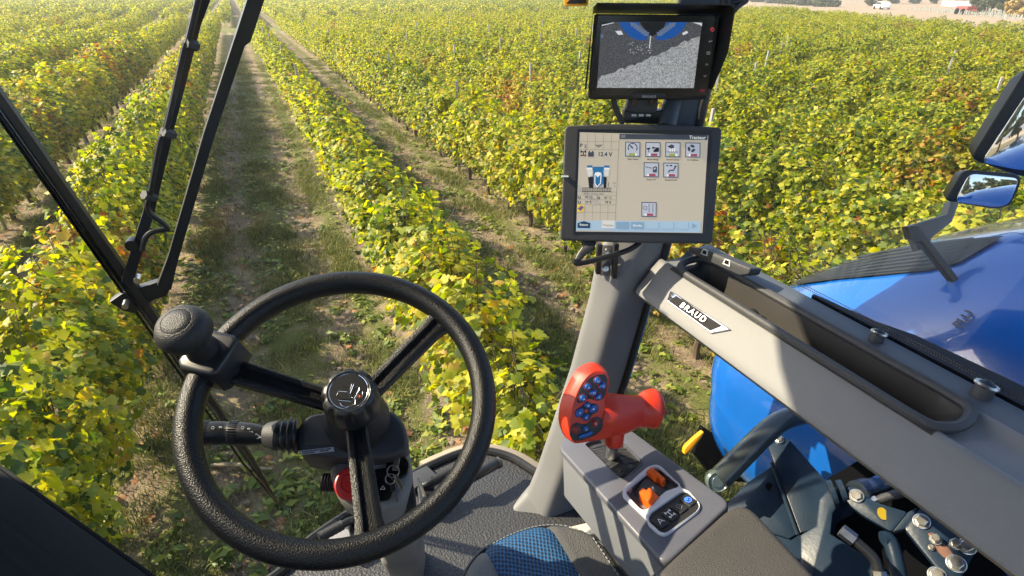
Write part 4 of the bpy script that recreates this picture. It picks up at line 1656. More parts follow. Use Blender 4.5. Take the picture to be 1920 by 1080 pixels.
mirror('large_mirror', 'large black framed mirror cut off by the right edge of the picture', [(1930, 120), (1990, 120), (1990, 345), (1905, 330), (1822, 300), (1826, 285)], [(1930, 168), (1990, 160), (1990, 325), (1905, 318), (1840, 304)], 1.7, 1.7,
       Vector((-.05, -.85, -.06)), (1880, 240, 1.34))
mirror('small_mirror', 'small wide black framed mirror below the large one', [(1806, 317), (1916, 326), (1917, 345), (1896, 388), (1868, 394), (1772, 378), (1776, 365)], [(1818, 325), (1912, 334), (1893, 383), (1868, 389), (1790, 378)], 1.6, 1.6,
       Vector((-.04, -.9, -.03)), (1845, 355, 1.32))
arm = thing('mirror_arm', 'grey angular bracket arm holding the mirrors above the hood', 'mirror bracket', at(1745, 430, 1.30))
na = -FW
plate('arm_plate', [(1702, 424), (1776, 402), (1782, 378), (1800, 378), (1786, 416), (1748, 446), (1744, 460), (1722, 470)], at(1745, 430, 1.22), na, .018, mat('arm_grey', (0.10, 0.105, 0.11), .45), arm)
plate('arm_foot', [(1701, 424), (1722, 422), (1760, 470), (1808, 535), (1800, 548), (1786, 525), (1728, 452), (1708, 448)], at(1745, 450, 1.19), na, .018, BLACK, arm)

# ------------------------------------------------------------------ wiper outside the windshield
wp = thing('windshield_wiper', 'long black wiper blade with two parallel arms outside the windshield', 'wiper', E3(-.3, 1.2, -.6))
WO, WN = E3(0, 1.22, 0), Vector((0, -1, 0))
wq = lambda x, y, off=0.0: on(x, y, WO + WN * off, WN)
bm = new()
bl = [(-20, 165), (60, 278), (130, 378), (200, 476), (260, 560), (330, 660), (400, 758), (470, 858), (523, 946)]
rs = [.021, .022, .022, .023, .022, .018, .014, .010, .003]
tube(bm, [wq(x, y) for x, y in bl], rs, 8, flat=.6)
obj('blade', bm, BLACK, wp)
bm = new()
tube(bm, [wq(x - 7, y + 5, .014) for x, y in bl[:-1]] + [wq(521, 944, .004)], .0035, 6)
tube(bm, [wq(x - 15, y + 10, .006) for x, y in bl[:-1]] + [wq(520, 944, .002)], .003, 6)
obj('spring_rail', bm, BLACKG, wp)
bm = new()
tube(bm, [wq(392, -30, .03), wq(366, 40, .03), wq(318, 230, .03), wq(278, 400, .03), wq(238, 528, .03)], [.0155, .015, .0145, .0145, .0155], 4, flat=.75)
obj('arm', bm, BLACK, wp)
bm = new()
tube(bm, [wq(486, -25, .03), wq(455, 70, .03), wq(448, 80, .03), wq(392, 250, .03), wq(325, 480, .03), wq(308, 535, .03)], [.020, .020, .015, .0145, .0145, .020], 4, flat=.75)
obj('arm', bm, BLACK, wp)
bm = new()
q = [wq(x, y, .012) for x, y in ((205, 567), (228, 551), (305, 526), (320, 540), (312, 556), (290, 562), (252, 588), (232, 584))]
prism(bm, q, -WN * .02, .002)
obj('linkage_plate', bm, BLACK, wp)
bm = new()
hs = smooth_path([wq(x, y, .055) for x, y in ((376, -20), (352, 80), (345, 92), (312, 240), (300, 265), (282, 360), (276, 385), (284, 402), (305, 418), (314, 428), (306, 431), (284, 436), (272, 448), (266, 470))], 5)
tube(bm, hs, .005, 8)
obj('washer_hose', bm, BLACK, wp)
for x, y in ((355, 84), (312, 250), (276, 368)):
    bm = new()
    a, b = wq(x - 7, y - 3, .058), wq(x + 14, y + 3, .045)
    tube(bm, [a, b], .009, 6)
    obj('hose_clip', bm, CHAR, wp)
for x, y in ((248, 457), (236, 570), (258, 522)):
    bm = new()
    p = wq(x, y, .04)
    tube(bm, [p - WN * .01, p + WN * .012], .011 if x == 248 else .006, 12)
    obj('pivot_pin', bm, BLACK if x == 248 else STEEL, wp)

# warning sticker hanging at the top of the windshield
st = thing('warning_sticker', 'orange warning sticker with a black triangle at the top of the windshield', 'sticker', at(1080, -10, 1.25))
bm = new()
prism(bm, rounded([at(x, y, 1.25) for x, y in ((1057, -44), (1105, -44), (1103, 10), (1058, 11))], .004), FW * .002, .0004)
obj('sticker_face', bm, WARN, st)
bm = new()
prism(bm, [at(x, y, 1.249) for x, y in ((1062, 6), (1099, 6), (1099, -38), (1080, -30), (1062, 3))][:3] + [at(1098, -30, 1.249)], FW * .0008)
obj('sticker_symbol', bm, BLACK, st)


# ================================================================== CAB OBJECTS
# ------------------------------------------------------------------ steering wheel
WC = E3(.0317, .6150, -.4809)
wn_ = Vector((-.0813, -.4718, .8780)).normalized()
MW = frame(WC, RT - wn_ * RT.dot(wn_), wn_.cross(RT - wn_ * RT.dot(wn_)))
sw_ = thing('steering_wheel', 'black three spoke steering wheel with a spinner knob and a scalloped centre cap', 'steering wheel', WC)
w2 = lambda x, y, h=0.0: MW @ loc2(x, y, MW, h)
bm = new()
R0, r0 = .1872, .0178
N1, N2 = 120, 20
rg = []
for i in range(N1):
    a = 2 * PI * i / N1
    ring = []
    for k in range(N2):
        b = 2 * PI * k / N2
        # slightly oval section with a flatter inside
        rr = R0 + r0 * math.cos(b) * (1.0 if math.cos(b) > 0 else .86)
        grip = .0012 * math.cos(a * 24) * max(0, -math.sin(b))
        ring.append(bm.verts.new(MW @ Vector((rr * math.cos(a), rr * math.sin(a), (r0 * 1.02 + grip) * math.sin(b)))))
    rg.append(ring)
for i in range(N1):
    A, B = rg[i], rg[(i + 1) % N1]
    for k in range(N2):
        bm.faces.new((A[k], B[k], B[(k + 1) % N2], A[(k + 1) % N2]))
bmesh.ops.recalc_face_normals(bm, faces=bm.faces[:])
obj('rim', bm, RUBBER, sw_, 180)
hub0 = loc2(664, 766, MW, -.03)
hub = Vector((hub0.x, hub0.y, 0))
ends = [loc2(x, y, MW) for x, y in ((824, 600), (425, 690), (692, 992))]
for e in ends:
    d = Vector((e.x, e.y, 0)).normalized()
    e = d * (R0 - .006)
    st0 = hub + (e - hub).normalized() * .022
    bm = new()
    ax = (e - st0).normalized()
    sd = Vector((-ax.y, ax.x, 0))
    L_ = (e - st0).length
    secs = []
    for t in (0, .15, .5, .85, .95, 1.0):
        wdt = .0135 + .003 * t + (.009 if t == 1.0 else (.002 if t > .9 else 0))
        z = -.026 + .022 * t ** .8
        c = st0 + ax * (L_ * t)
        gp = .004 if .02 < t < .97 else .004
        pr = [(-wdt, -.008), (-wdt, .004), (-wdt * .8, .0065), (-wdt * .42, .0065), (-wdt * .3, .0065 - gp), (wdt * .3, .0065 - gp), (wdt * .42, .0065), (wdt * .8, .0065), (wdt, .004), (wdt, -.008)]
        secs.append([MW @ (c + sd * s + Vector((0, 0, z + h))) for s, h in pr])
    loft(bm, secs)
    obj('spoke', bm, RUBBER, sw_, 40)
# hub boss, then the scalloped cap with emblem
bm = new()
HM = MW @ Matrix.Translation(hub)
lathe(bm, HM, [(.044, -.105), (.046, -.07), (.040, -.045), (.037, -.034), (.034, -.02), (.02, -.018)], 40)
obj('boss', bm, BLACKT, sw_)
def scal(a, z):
    d = max(0, math.cos(a * 9))
    f = math.exp(-((z - .020) / .011) ** 2) if z < .029 else (.45 if z < .0312 else .0)
    return 1 - .15 * d ** 1.3 * f
bm = new()
lathe(bm, HM, [(.024, -.03), (.032, -.028), (.0355, -.018), (.037, -.004), (.037, .008), (.0362, .018), (.0345, .026), (.0315, .0305), (.0275, .0318), (.026, .0305), (.010, .0305)], 108, scal)
cap = obj('centre_cap', bm, BLACK, sw_, 50)
bm = new()
EM = HM @ T(0, 0, .0305)
tube(bm, [EM @ v for v in circ(0, 0, .0248, 48)], .0011, 8, closed=True)
obj('emblem_ring', bm, CHROME, cap)
bm = new()
prism(bm, [EM @ (v + Vector((0, 0, .0006))) for v in circ(0, 0, .0238, 40)], EM.to_3x3() @ Vector((0, 0, -.0008)))
obj('emblem_field', bm, BLACK, cap)
bm = new()
# leaf emblem: veins running from a foot on the lower right to the upper left
def em(cx, cy):           # crop coordinates of the emblem in the photo
    x, y = 560 + cx / 4.5, 680 + cy / 4.5
    v = loc2(x, y, EM, .0008)
    return EM @ Vector((v.x, v.y, .0008))
ell_c = (433, 280)
for pl in ([(385, 193), (432, 243), (448, 180), (465, 180), (436, 258), (425, 268), (372, 200)],
           [(333, 240), (412, 246), (440, 300), (430, 314), (330, 300), (322, 275)],
           [(507, 203), (512, 222), (468, 306), (455, 300), (445, 262), (485, 205)],
           [(335, 318), (360, 360), (400, 378), (470, 352), (440, 325)],
           [(520, 225), (540, 250), (535, 290), (490, 330), (476, 318)], [(478, 312), (476, 352)], [(412, 246), (476, 330)]):
    tube(bm, [em(*p) for p in pl], .00032, 5, closed=len(pl) > 2)
obj('emblem_leaf', bm, CHROME, cap)
bm = new()
p = loc2(560 + 513 / 4.5, 680 + 283 / 4.5, EM, .001)
prism(bm, [EM @ (Vector((p.x, p.y, .0011)) + Vector((v.x, v.y * 1.5, 0))) for v in circ(0, 0, .0011, 10)], EM.to_3x3() @ Vector((0, 0, -.0006)))
obj('emblem_spot', bm, ORANGE, cap)
# spinner knob on its clamp
kp = loc2(395, 672, MW)
ka = math.atan2(kp.y, kp.x)
KM = MW @ Matrix.Translation((R0 * math.cos(ka), R0 * math.sin(ka), 0)) @ Matrix.Rotation(ka, 4, 'Z') @ Matrix.Rotation(.16, 4, 'Y')
bm = new()
cq = [(-.036, -.024), (-.028, -.031), (.016, -.031), (.025, -.022), (.025, .022), (.016, .031), (-.028, .031), (-.036, .024)]
prism(bm, [KM @ Vector((x, y, .026)) for x, y in cq], [KM @ Vector((x * 1.06, y * 1.06, -.022)) for x, y in cq], .006, 3, True)
clampo = obj('knob_clamp', bm, BLACK, sw_, 40)
bm = new()
lathe(bm, KM @ T(0, 0, .02), [(.0215, 0), (.020, .012), (.0165, .022), (.0150, .034), (.0152, .050)], 32)
stem = obj('knob_stem', bm, BLACK, sw_)
bm = new()
lathe(bm, KM @ T(0, 0, .056), [(.014, -.002), (.0245, .002), (.0315, .009), (.0335, .017), (.0325, .025), (.0275, .0335), (.0195, .0385), (.0182, .0386), (.0178, .0379), (.0174, .0386), (.008, .0395), (.0005, .0397)], 56)
obj('spinner_knob', bm, BLACKT, sw_, 60)

# ------------------------------------------------------------------ steering column
sc_th = thing('steering_column', 'dark grey steering column with stalk, red button and ignition under the wheel', 'steering column', E3(.13, .89, FLZ))
CM = HM @ T(0, 0, -.085)                       # plane of the upper shroud
c2 = lambda x, y, h=0.0: (lambda v: CM @ Vector((v.x, v.y, h)))(loc2(x, y, CM, h))
dn = -wn_
bm = new()
prism(bm, rounded([c2(x, y) for x, y in ((556, 800), (578, 776), (640, 768), (738, 768), (760, 795), (768, 838), (740, 858), (690, 862), (600, 856), (556, 846))], .010), dn * .075, .008, 3)
obj('upper_shroud', bm, CHAR, sc_th, 40)
bm = new()
prism(bm, rounded([c2(x, y, .002) for x, y in ((566, 796), (586, 779), (628, 773), (628, 832), (570, 834))], .006), dn * .004, .002)
obj('shroud_cover', bm, mat('cover_grey', (0.075, 0.07, 0.066), .6, bump=.3, bscale=900), sc_th, 40)
bm = new()
prism(bm, rounded([c2(x, y, -.03) for x, y in ((614, 880), (636, 858), (700, 850), (770, 846), (774, 900), (756, 944), (716, 962), (664, 955), (632, 935))], .012), dn * .07, .012, 4)
obj('switch_pod', bm, COLGREY, sc_th, 40)
# pedestal down to the floor
bm = new()
fo = on(768, 1062, E3(0, 0, FLZ), Z3)
top = c2(708, 900, -.05)
axis = (fo - top).normalized()
lat = (RT - axis * RT.dot(axis)).normalized()
dep = axis.cross(lat)
secs = []
for t, w_, d_ in ((0, .040, .045), (.12, .040, .045), (.25, .036, .04), (.45, .034, .038), (.62, .036, .04), (.63, .041, .045), (.85, .041, .045), (.87, .038, .042), (1.04, .038, .042)):
    c = top.lerp(fo, t)
    secs.append([c + lat * (w_ * math.copysign(abs(math.cos(a)) ** .5, math.cos(a))) + dep * (d_ * math.copysign(abs(math.sin(a)) ** .5, math.sin(a))) for a in [2 * PI * k / 20 for k in range(20)]])
loft(bm, secs)
obj('pedestal', bm, COLGREY, sc_th, 40)
# stalk
stl = obj('stalk', (lambda bm: (tube(bm, [c2(376, 812, -.005), c2(420, 812, -.005), c2(422, 812, -.005), c2(432, 812, -.005), c2(434, 812, -.005), c2(470, 814, -.005), c2(498, 816, -.005)], [.0165, .0165, .0160, .0160, .0168, .0160, .0125], 24), bm)[1])(new()), BLACK, sc_th, 30)
bm = new()
tube(bm, [c2(494, 815, -.005), c2(500, 815, -.005), c2(520, 816, -.005), c2(524, 816, -.005)], [.0125, .017, .0215, .019], 20)
obj('stalk_collar', bm, CHAR, stl, 40)
bm = new()
pts, rs = [], []
for i in range(19):
    t = i / 18
    pts.append(c2(522 + 36 * t, 816 - 1 * t, -.005))
    rs.append((.0205 + .004 * t) * (1 + .10 * math.cos(t * 3 * 2 * PI)))
tube(bm, pts, rs, 24)
obj('bellows', bm, BLACK, stl, 180)
bm = new()
for k in range(12):                            # grip ribs on the two rings
    a = -1.2 + k * .2
    for x0, x1 in ((377, 392), (432, 447)):
        p0, p1 = c2(x0, 812, -.005), c2(x1, 812, -.005)
        ax = (p1 - p0).normalized()
        v1 = wn_
        v2 = ax.cross(v1)
        off = (v1 * math.cos(a) + v2 * math.sin(a)) * .0168
        tube(bm, [p0 + off, p1 + off], .0009, 5)
obj('grip_ribs', bm, BLACK, stl)
bm = new()
STM = frame(c2(440, 812, -.005) + wn_ * .0172, c2(470, 813, -.005) - c2(400, 812, -.005), UP)
def sm(x, y):
    v = loc2(x, y, STM)
    return Vector((v.x, v.y, 0))
def sring(x, y, r, w=.0007, n=14):
    c = sm(x, y)
    ring_prism(bm, [STM @ (c + v) for v in circ(0, 0, r, n)], [STM @ (c + v) for v in circ(0, 0, r - w, n)], STM.to_3x3() @ Vector((0, 0, -.0006)))
def sbar(x, y, w, h, a=0.0):
    c = sm(x, y)
    R_2 = Matrix.Rotation(a, 4, 'Z')
    prism(bm, [STM @ (c + R_2 @ Vector(v)) for v in ((-w, -h, 0), (w, -h, 0), (w, h, 0), (-w, h, 0))], STM.to_3x3() @ Vector((0, 0, -.0006)))
for x in (399, 455):
    sring(x, 802, .0022)
sbar(413, 801, .002, .001); sbar(466, 804, .002, .001)
sring(396, 815, .0014)
for k in range(8):
    a = k * PI / 4
    c = sm(396, 815) + Vector((math.cos(a), math.sin(a), 0)) * .0028
    prism(bm, [STM @ (c + Matrix.Rotation(a, 4, 'Z') @ Vector(v)) for v in ((-.0007, -.0003, 0), (.0007, -.0003, 0), (.0007, .0003, 0), (-.0007, .0003, 0))], STM.to_3x3() @ Vector((0, 0, -.0006)))
for x, y in ((394, 826), (449, 827), (452, 814), (470, 821), (472, 811)):
    sring(x, y, .0018)
    sbar(x - 4, y, .0007, .0014)
fan = [sm(477, 824), sm(490, 820), sm(480, 813)]
for a, b in zip(fan, fan[1:] + fan[:1]):
    tube(bm, [STM @ a, STM @ b], .0004, 4)
tube(bm, [STM @ sm(476, 819), STM @ fan[1]], .0004, 4)
obj('stalk_symbols', bm, WHITE, stl)
# label sticker on the shroud
bm = new()
lq = [(562, 845), (625, 838), (627, 846), (565, 853)]
prism(bm, [c2(x, y, .0008) for x, y in lq], dn * .0007)
lb = obj('label_sticker', bm, mat('sticker_white', (0.62, 0.60, 0.66), .5), sc_th)
bm = new()
for t, u0, u1 in ((.3, .05, .95), (.7, .05, .42), (.65, .58, .85)):
    q = [Vector(lq[0]), Vector(lq[1]), Vector(lq[2]), Vector(lq[3])]
    for k in range(16):
        a0, a1 = u0 + (u1 - u0) * k / 16, u0 + (u1 - u0) * (k + random.uniform(.5, .85)) / 16
        def P2(u, v):
            a, b = q[0].lerp(q[1], u), q[3].lerp(q[2], u)
            return a.lerp(b, v)
        pp = [P2(a0, t - .13), P2(a1, t - .13), P2(a1, t + .13), P2(a0, t + .13)]
        prism(bm, [c2(v.x, v.y, .0012) for v in pp], dn * .0003)
obj('label_print', bm, BLACK, lb)
# red button, hazard switch, ignition, side knob
SWM = CM @ T(0, 0, -.03)
s2 = lambda x, y, h=0.0: (lambda v: SWM @ Vector((v.x, v.y, h)))(loc2(x, y, SWM, h))
bm = new()
bp0 = s2(660, 908, .001)
BM_ = frame(bp0, MW.to_3x3().col[0], MW.to_3x3().col[1])
lathe(bm, BM_, [(.0235, 0), (.0238, .005), (.0225, .009), (.020, .0105), (.0135, .0112), (.013, .010), (.0125, .010), (.012, .0113), (.002, .0120)], 40)
rb = obj('red_button', bm, REDB, sc_th, 40)
bm = new()
hz = [s2(x, y, .002) for x, y in ((700, 880), (726, 876), (738, 912), (732, 938), (706, 942))]
prism(bm, rounded(hz, .006), dn * .004, .0015)
hzo = obj('hazard_switch', bm, BLACKG, sc_th)
bm = new()
tri = [s2(x, y, .0032) for x, y in ((713, 918), (718, 911), (722, 917))]
for k in (0, 1, 2):
    tube(bm, [tri[k], tri[(k + 1) % 3]], .0004, 5)
obj('hazard_symbol', bm, WHITE, hzo)
bm = new()
p0 = s2(622, 905, -.03)
pts = [p0 + MW.to_3x3().col[0] * d for d in [-.014 + .002 * k for k in range(15)]]
tube(bm, pts, [.0125 + (.0012 if k % 2 else 0) for k in range(15)], 20)
obj('ribbed_knob', bm, BLACK, sc_th, 20)
bm = new()
ig = s2(746, 876, .003)
IM = frame(ig, MW.to_3x3().col[0], MW.to_3x3().col[1])
lathe(bm, IM, [(.017, -.006), (.0172, .002), (.0155, .005), (.011, .0055), (.010, .003)], 30)
obj('ignition_lock', bm, BLACKG, sc_th)
# key with ring and fob
ky = thing('key_ring', 'keys on a steel ring hanging from the ignition lock', 'keys', ig)
bm = new()
a, b = s2(746, 872, .010), s2(738, 886, .016)
prism(bm, rounded([s2(x, y, .012) for x, y in ((742, 852), (751, 854), (746, 882), (734, 882))], .003), dn * .003, .0008)
obj('key_head', bm, mat('key_brass', (0.35, 0.30, 0.22), .35, metal=.8), ky)
for x, y, r in ((737, 884, .0085), (732, 898, .0070)):
    bm = new()
    c = s2(x, y, .012)
    tube(bm, [c + MW.to_3x3() @ (Matrix.Rotation(.5, 3, 'X') @ v) for v in circ(0, 0, r, 24)], .0009, 6, closed=True)
    obj('split_ring', bm, mat('dull_steel', (.3, .3, .3), .4, metal=.9), ky)
bm = new()
prism(bm, rounded([s2(x, y, .010) for x, y in ((736, 890), (744, 888), (758, 914), (752, 922))], .003), dn * .003, .0008)
obj('spare_key', bm, mat('key_brass', (0, 0, 0)), ky)
bm = new()
prism(bm, rounded([s2(x, y, .006) for x, y in ((730, 902), (738, 900), (742, 920), (732, 922))], .003), dn * .006, .001)
obj('key_fob', bm, BLACK, ky)
bm = new()
prism(bm, rounded([s2(x, y, .004) for x, y in ((738, 922), (743, 921), (749, 942), (744, 944))], .002), dn * .002, .0005)
obj('key_blade', bm, MATS['dull_steel'], ky)
# cluster of cables beside the pedestal
bm = new()
for k in range(3):
    tube(bm, smooth_path([s2(756 + 5 * k, 905, -.02), s2(764 + 4 * k, 930, -.04), s2(768 + 3 * k, 960, -.08), s2(772 + k, 1000, -.16)], 5), .006, 8)
tag(obj('cable_loom', bm, BLACK), 'black cable loom running down beside the steering column', 'cables')

# ------------------------------------------------------------------ pedals
def pedal(label, bar, post, plate_, z):
    th = thing('pedal', label, 'pedal', at(*post[0], 1.42))
    fz = E3(0, 0, FLZ + z)
    P = lambda x, y, h=0.0: on(x, y, fz + Z3 * h, Z3)
    a, b = P(*bar[0], .03), P(*bar[1], .03)
    bm = new()
    n = 12
    tube(bm, [a.lerp(b, k / n) for k in range(n + 1)], [.0135 if k % 2 == 0 else .0125 for k in range(n + 1)], 16)
    obj('ribbed_bar', bm, BLACKT, th, 25)
    for k in range(8):
        pass
    bm = new()
    c = b + (b - a).normalized() * .004
    tube(bm, [b, c + (b - a).normalized() * .012, P(*post[0], .02)], .010, 12)
    obj('pedal_stub', bm, BLACK, th)
    bm = new()
    prism(bm, rounded([P(*q, .015) for q in plate_], .006), Vector((0, 0, -.05)), .004)
    obj('pedal_block', bm, BLACK, th)
    bm = new()
    tube(bm, smooth_path([P(*post[1], .0), P(*post[0], .04), P(*post[2], .06)], 4), .004, 8)
    obj('return_spring', bm, STEEL, th)


pedal('black ribbed pedal bar left of the steering column', ((598, 1008), (642, 984)), ((668, 974), (672, 990), (676, 948)), ((650, 980), (676, 968), (684, 1000), (690, 1020), (660, 1012)), .05)
pedal('black ribbed pedal bar right of the steering column', ((846, 884), (812, 902)), ((790, 912), (800, 940), (784, 894)), ((782, 912), (812, 898), (818, 930), (786, 945)), .05)
bm = new()
fz = E3(0, 0, FLZ + .07)
a, b = on(872, 902, fz, Z3), on(934, 868, fz, Z3)
tube(bm, [a, b, b + (b - a).normalized() * .003], [.0145, .0145, .012], 18)
fr = thing('foot_lever', 'black round foot lever pointing at the front right corner of the floor mat', 'foot lever', a)
obj('lever_tube', bm, BLACK, fr, 40)
bm = new()
d_ = (b - a).normalized()
tube(bm, [b - d_ * .002, b + d_ * .006], .0165, 20)
obj('lever_cap', bm, CHAR, fr)
bm = new()
tube(bm, [a, a - d_ * .03 - Z3 * .05], .012, 10)
obj('lever_foot', bm, BLACK, fr)
bm = new()
for q in (((930, 1068), (1000, 1040)),):
    pass
prism(bm, [on(x, y, E3(0, 0, FLZ + .02), Z3) for x, y in ((742, 900), (800, 872), (820, 890), (770, 920))], Vector((0, 0, -.018)), .003)
obj_ = tag(obj('mounting_plate', bm, CHAR), 'flat grey pedal base plate at the front of the floor', 'plate')
bm = new()
prism(bm, [on(x, y, E3(0, 0, FLZ + .02), Z3) for x, y in ((612, 1010), (648, 990), (690, 1010), (690, 1024), (614, 1024))], Vector((0, 0, -.018)), .003)
tag(obj('mounting_plate', bm, mat('worn_alloy', (0.25, 0.25, 0.26), .5)), 'worn light metal base plate under the left pedal', 'plate')

# ------------------------------------------------------------------ seat
seat = thing('driver_seat', 'front tip of a seat with a blue mesh centre and grey sides', 'seat', E3(.285, .45, FLZ))
SM_BLUE = mat('seat_mesh_blue', (0.012, 0.11, 0.30), .7)
nt = SM_BLUE.node_tree
b = nt.nodes['Principled BSDF']
geo = nt.nodes.new('ShaderNodeNewGeometry')
mp = nt.nodes.new('ShaderNodeMapping')
mp.inputs['Rotation'].default_value = (0, 0, .5)
mp.inputs['Scale'].default_value = (1, .75, 0)
vo = nt.nodes.new('ShaderNodeTexVoronoi')
vo.inputs['Scale'].default_value = 165
vo.inputs['Randomness'].default_value = .12
nt.links.new(geo.outputs['Position'], mp.inputs[0])
nt.links.new(mp.outputs[0], vo.inputs['Vector'])
rp = nt.nodes.new('ShaderNodeValToRGB')
rp.color_ramp.elements[0].position, rp.color_ramp.elements[0].color = .28, (0.003, 0.012, 0.035, 1)
rp.color_ramp.elements[1].position, rp.color_ramp.elements[1].color = .46, (0.012, 0.10, 0.26, 1)
nt.links.new(vo.outputs['Distance'], rp.inputs[0])
nt.links.new(rp.outputs[0], b.inputs['Base Color'])
bp = nt.nodes.new('ShaderNodeBump')
bp.inputs['Strength'].default_value = .8
bp.inputs['Distance'].default_value = .003
nt.links.new(vo.outputs['Distance'], bp.inputs['Height'])
nt.links.new(bp.outputs[0], b.inputs['Normal'])
SZ = -.885


def seat_front(x):                              # outline of the front edge seen from above
    u = (x - .285) / .135
    return .635 - .030 * u * u - .05 * abs(u) ** 4


def seat_pt(x, v):                              # v: 0 front lower lip .. 1 back
    yf = seat_front(x)
    u = (x - .285) / .15
    crown = .012 * (1 - min(1, u * u)) + (.014 * math.exp(-((abs(x - .285) - .125) / .035) ** 2))
    if v < .4:
        a = (v / .4) * PI / 2
        return E3(x, yf - .05 + .05 * math.cos(a), SZ - .055 + .055 * math.sin(a) + crown * (v / .4))
    return E3(x, yf - .05 - (v - .4) / .6 * .5, SZ + crown + (v - .4) * .01)


def seat_strip(name, x0, x1, m, inset=0.0, label=None):
    bm = new()
    nx, nv = 14, 26
    g_ = []
    for i in range(nx + 1):
        x = x0 + (x1 - x0) * i / nx
        e = min(i, nx - i) / nx
        dip = -.006 * math.exp(-(e / .07) ** 2)
        g_.append([bm.verts.new(seat_pt(x, j / nv) + Vector((0, 0, dip))) for j in range(nv + 1)] + [bm.verts.new(seat_pt(x, 1) + Vector((0, 0, -.12)))])
        g_[-1].insert(0, bm.verts.new(seat_pt(x, 0) + Vector((0, -.01, -.08))))
    for A, B in zip(g_, g_[1:]):
        for j in range(len(A) - 1):
            bm.faces.new((A[j], B[j], B[j + 1], A[j + 1]))
    bmesh.ops.recalc_face_normals(bm, faces=bm.faces[:])
    return obj(name, bm, m, seat, 180, label)


seat_strip('centre_cushion', .2225, .3485, SM_BLUE)
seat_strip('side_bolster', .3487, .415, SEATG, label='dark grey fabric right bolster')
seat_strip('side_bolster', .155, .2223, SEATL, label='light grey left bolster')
bm = new()
for k in range(60):                             # white stitches along the right edge and the front seam
    v0, v1 = .40 + k * .01, .40 + k * .01 + .0062
    tube(bm, [seat_pt(.402, v0) + Vector((0, 0, .002)), seat_pt(.402, v1) + Vector((0, 0, .002))], .0009, 4)
for k in range(26):
    x0 = .226 + k * .0072
    tube(bm, [seat_pt(x0, .22) + Vector((0, .001, .002)), seat_pt(x0 + .0045, .22) + Vector((0, .001, .002))], .0008, 4)
o = obj('stitching', bm, mat('thread', (0.34, 0.36, 0.37), .7), seat)
o['kind'] = 'stuff'
bm = new()
tube(bm, [seat_pt(.150 + k * .0045, .12) + Vector((0, .002, 0)) for k in range(59)], .004, 8)
tube(bm, [seat_pt(.413, .12 + k * .03) + Vector((.004, 0, 0)) for k in range(30)], .005, 8)
obj('piping', bm, BLACK, seat)
# pale kick panel between seat and console
bm = new()
prism(bm, [at(x, y, d) for x, y, d in ((1062, 1000, 1.36), (1128, 985, 1.30), (1215, 1120, 1.10), (1100, 1150, 1.2))], FW * .03, .004)
tag(obj('kick_panel', bm, mat('kick_beige', (0.42, 0.38, 0.33), .55, var=.1, vscale=15)), 'pale beige kick panel wedged between the seat and the console', 'panel')

# ------------------------------------------------------------------ console
con = thing('armrest_console', 'grey right hand armrest console with a lever slot and a silver switch frame', 'console', E3(.46, .45, -.8))
CPa, CPb = at(1110, 825, 1.02), at(1300, 1000, .80)
cy_ = (CPa - CPb).normalized()
cx_ = (Vector((1, 0, 0)) - cy_ * cy_.x).normalized()
cx_ = (cx_ + Z3 * .10).normalized()
MC_ = frame(CPb, cx_ - cy_ * cx_.dot(cy_), cy_)
nC = MC_.to_3x3().col[2].copy()
k2 = lambda x, y, h=0.0: (lambda v: MC_ @ Vector((v.x, v.y, h)))(loc2(x, y, MC_, h))
kv = lambda x, y: (lambda v: Vector((v.x, v.y, 0)))(loc2(x, y, MC_))
outline = [(1052, 838), (1070, 806), (1130, 792), (1178, 806), (1364, 943), (1246, 1052)]
slot_px = [(1096, 833), (1122, 822), (1170, 831), (1206, 868), (1166, 900), (1148, 884)]
# body with a slot and a switch well cut into its top face
top_o = rounded([kv(*p) for p in outline], .012, 4)
bm = new()
def fill_with_holes(bm, outer, holes, M, h):
    """flat face with holes"""
    es = []
    loops = []
    for lp in [outer] + holes:
        vs = [bm.verts.new(M @ Vector((p.x, p.y, h))) for p in lp]
        loops.append(vs)
        for a, b in zip(vs, vs[1:] + vs[:1]):
            es.append(bm.edges.new((a, b)))
    r = bmesh.ops.triangle_fill(bm, use_beauty=True, use_dissolve=False, edges=es, normal=M.to_3x3().col[2])
    return loops
sw_up = [(370, 440), (420, 380), (640, 200), (700, 140), (745, 125), (790, 140), (1030, 340), (1035, 362), (1010, 385), (870, 430), (720, 560), (660, 640), (590, 672), (540, 650), (380, 480)]
c8 = lambda p: (1120 + p[0] / 6.75, 860 + p[1] / 6.75)
slot = rounded([kv(*p) for p in slot_px], .006, 4)
well = rounded([kv(*c8(p)) for p in sw_up], .003, 2)
loops = fill_with_holes(bm, top_o, [slot, well], MC_, 0.0)
# outer skirt: a soft edge and the long flank
def skirt(vs, prof):
    c = sum((MC_.inverted() @ v.co for v in vs), Vector()) / len(vs)
    prev = vs
    base = [MC_.inverted() @ v.co for v in vs]
    for out, z in prof:
        ring = []
        for i, p in enumerate(base):
            t = (base[(i + 1) % len(base)] - base[i - 1]).normalized()
            nrm = Vector((t.y, -t.x, 0))
            if nrm.dot(p - c) < 0:
                nrm = -nrm
            ring.append(bm.verts.new(MC_ @ (p + nrm * out + Vector((0, 0, z)))))
        for i in range(len(prev)):
            j = (i + 1) % len(prev)
            bm.faces.new((prev[i], prev[j], ring[j], ring[i]))
        prev = ring
skirt(loops[0], [(.003, -.001), (.005, -.004), (.005, -.011)])
skirt(loops[1], [(0, -.02), (0, -.03)])
skirt(loops[2], [(0, -.02), (0, -.03)])
bmesh.ops.recalc_face_normals(bm, faces=bm.faces[:])
obj('top_cover', bm, CONTOP, con, 40)
bm = new()
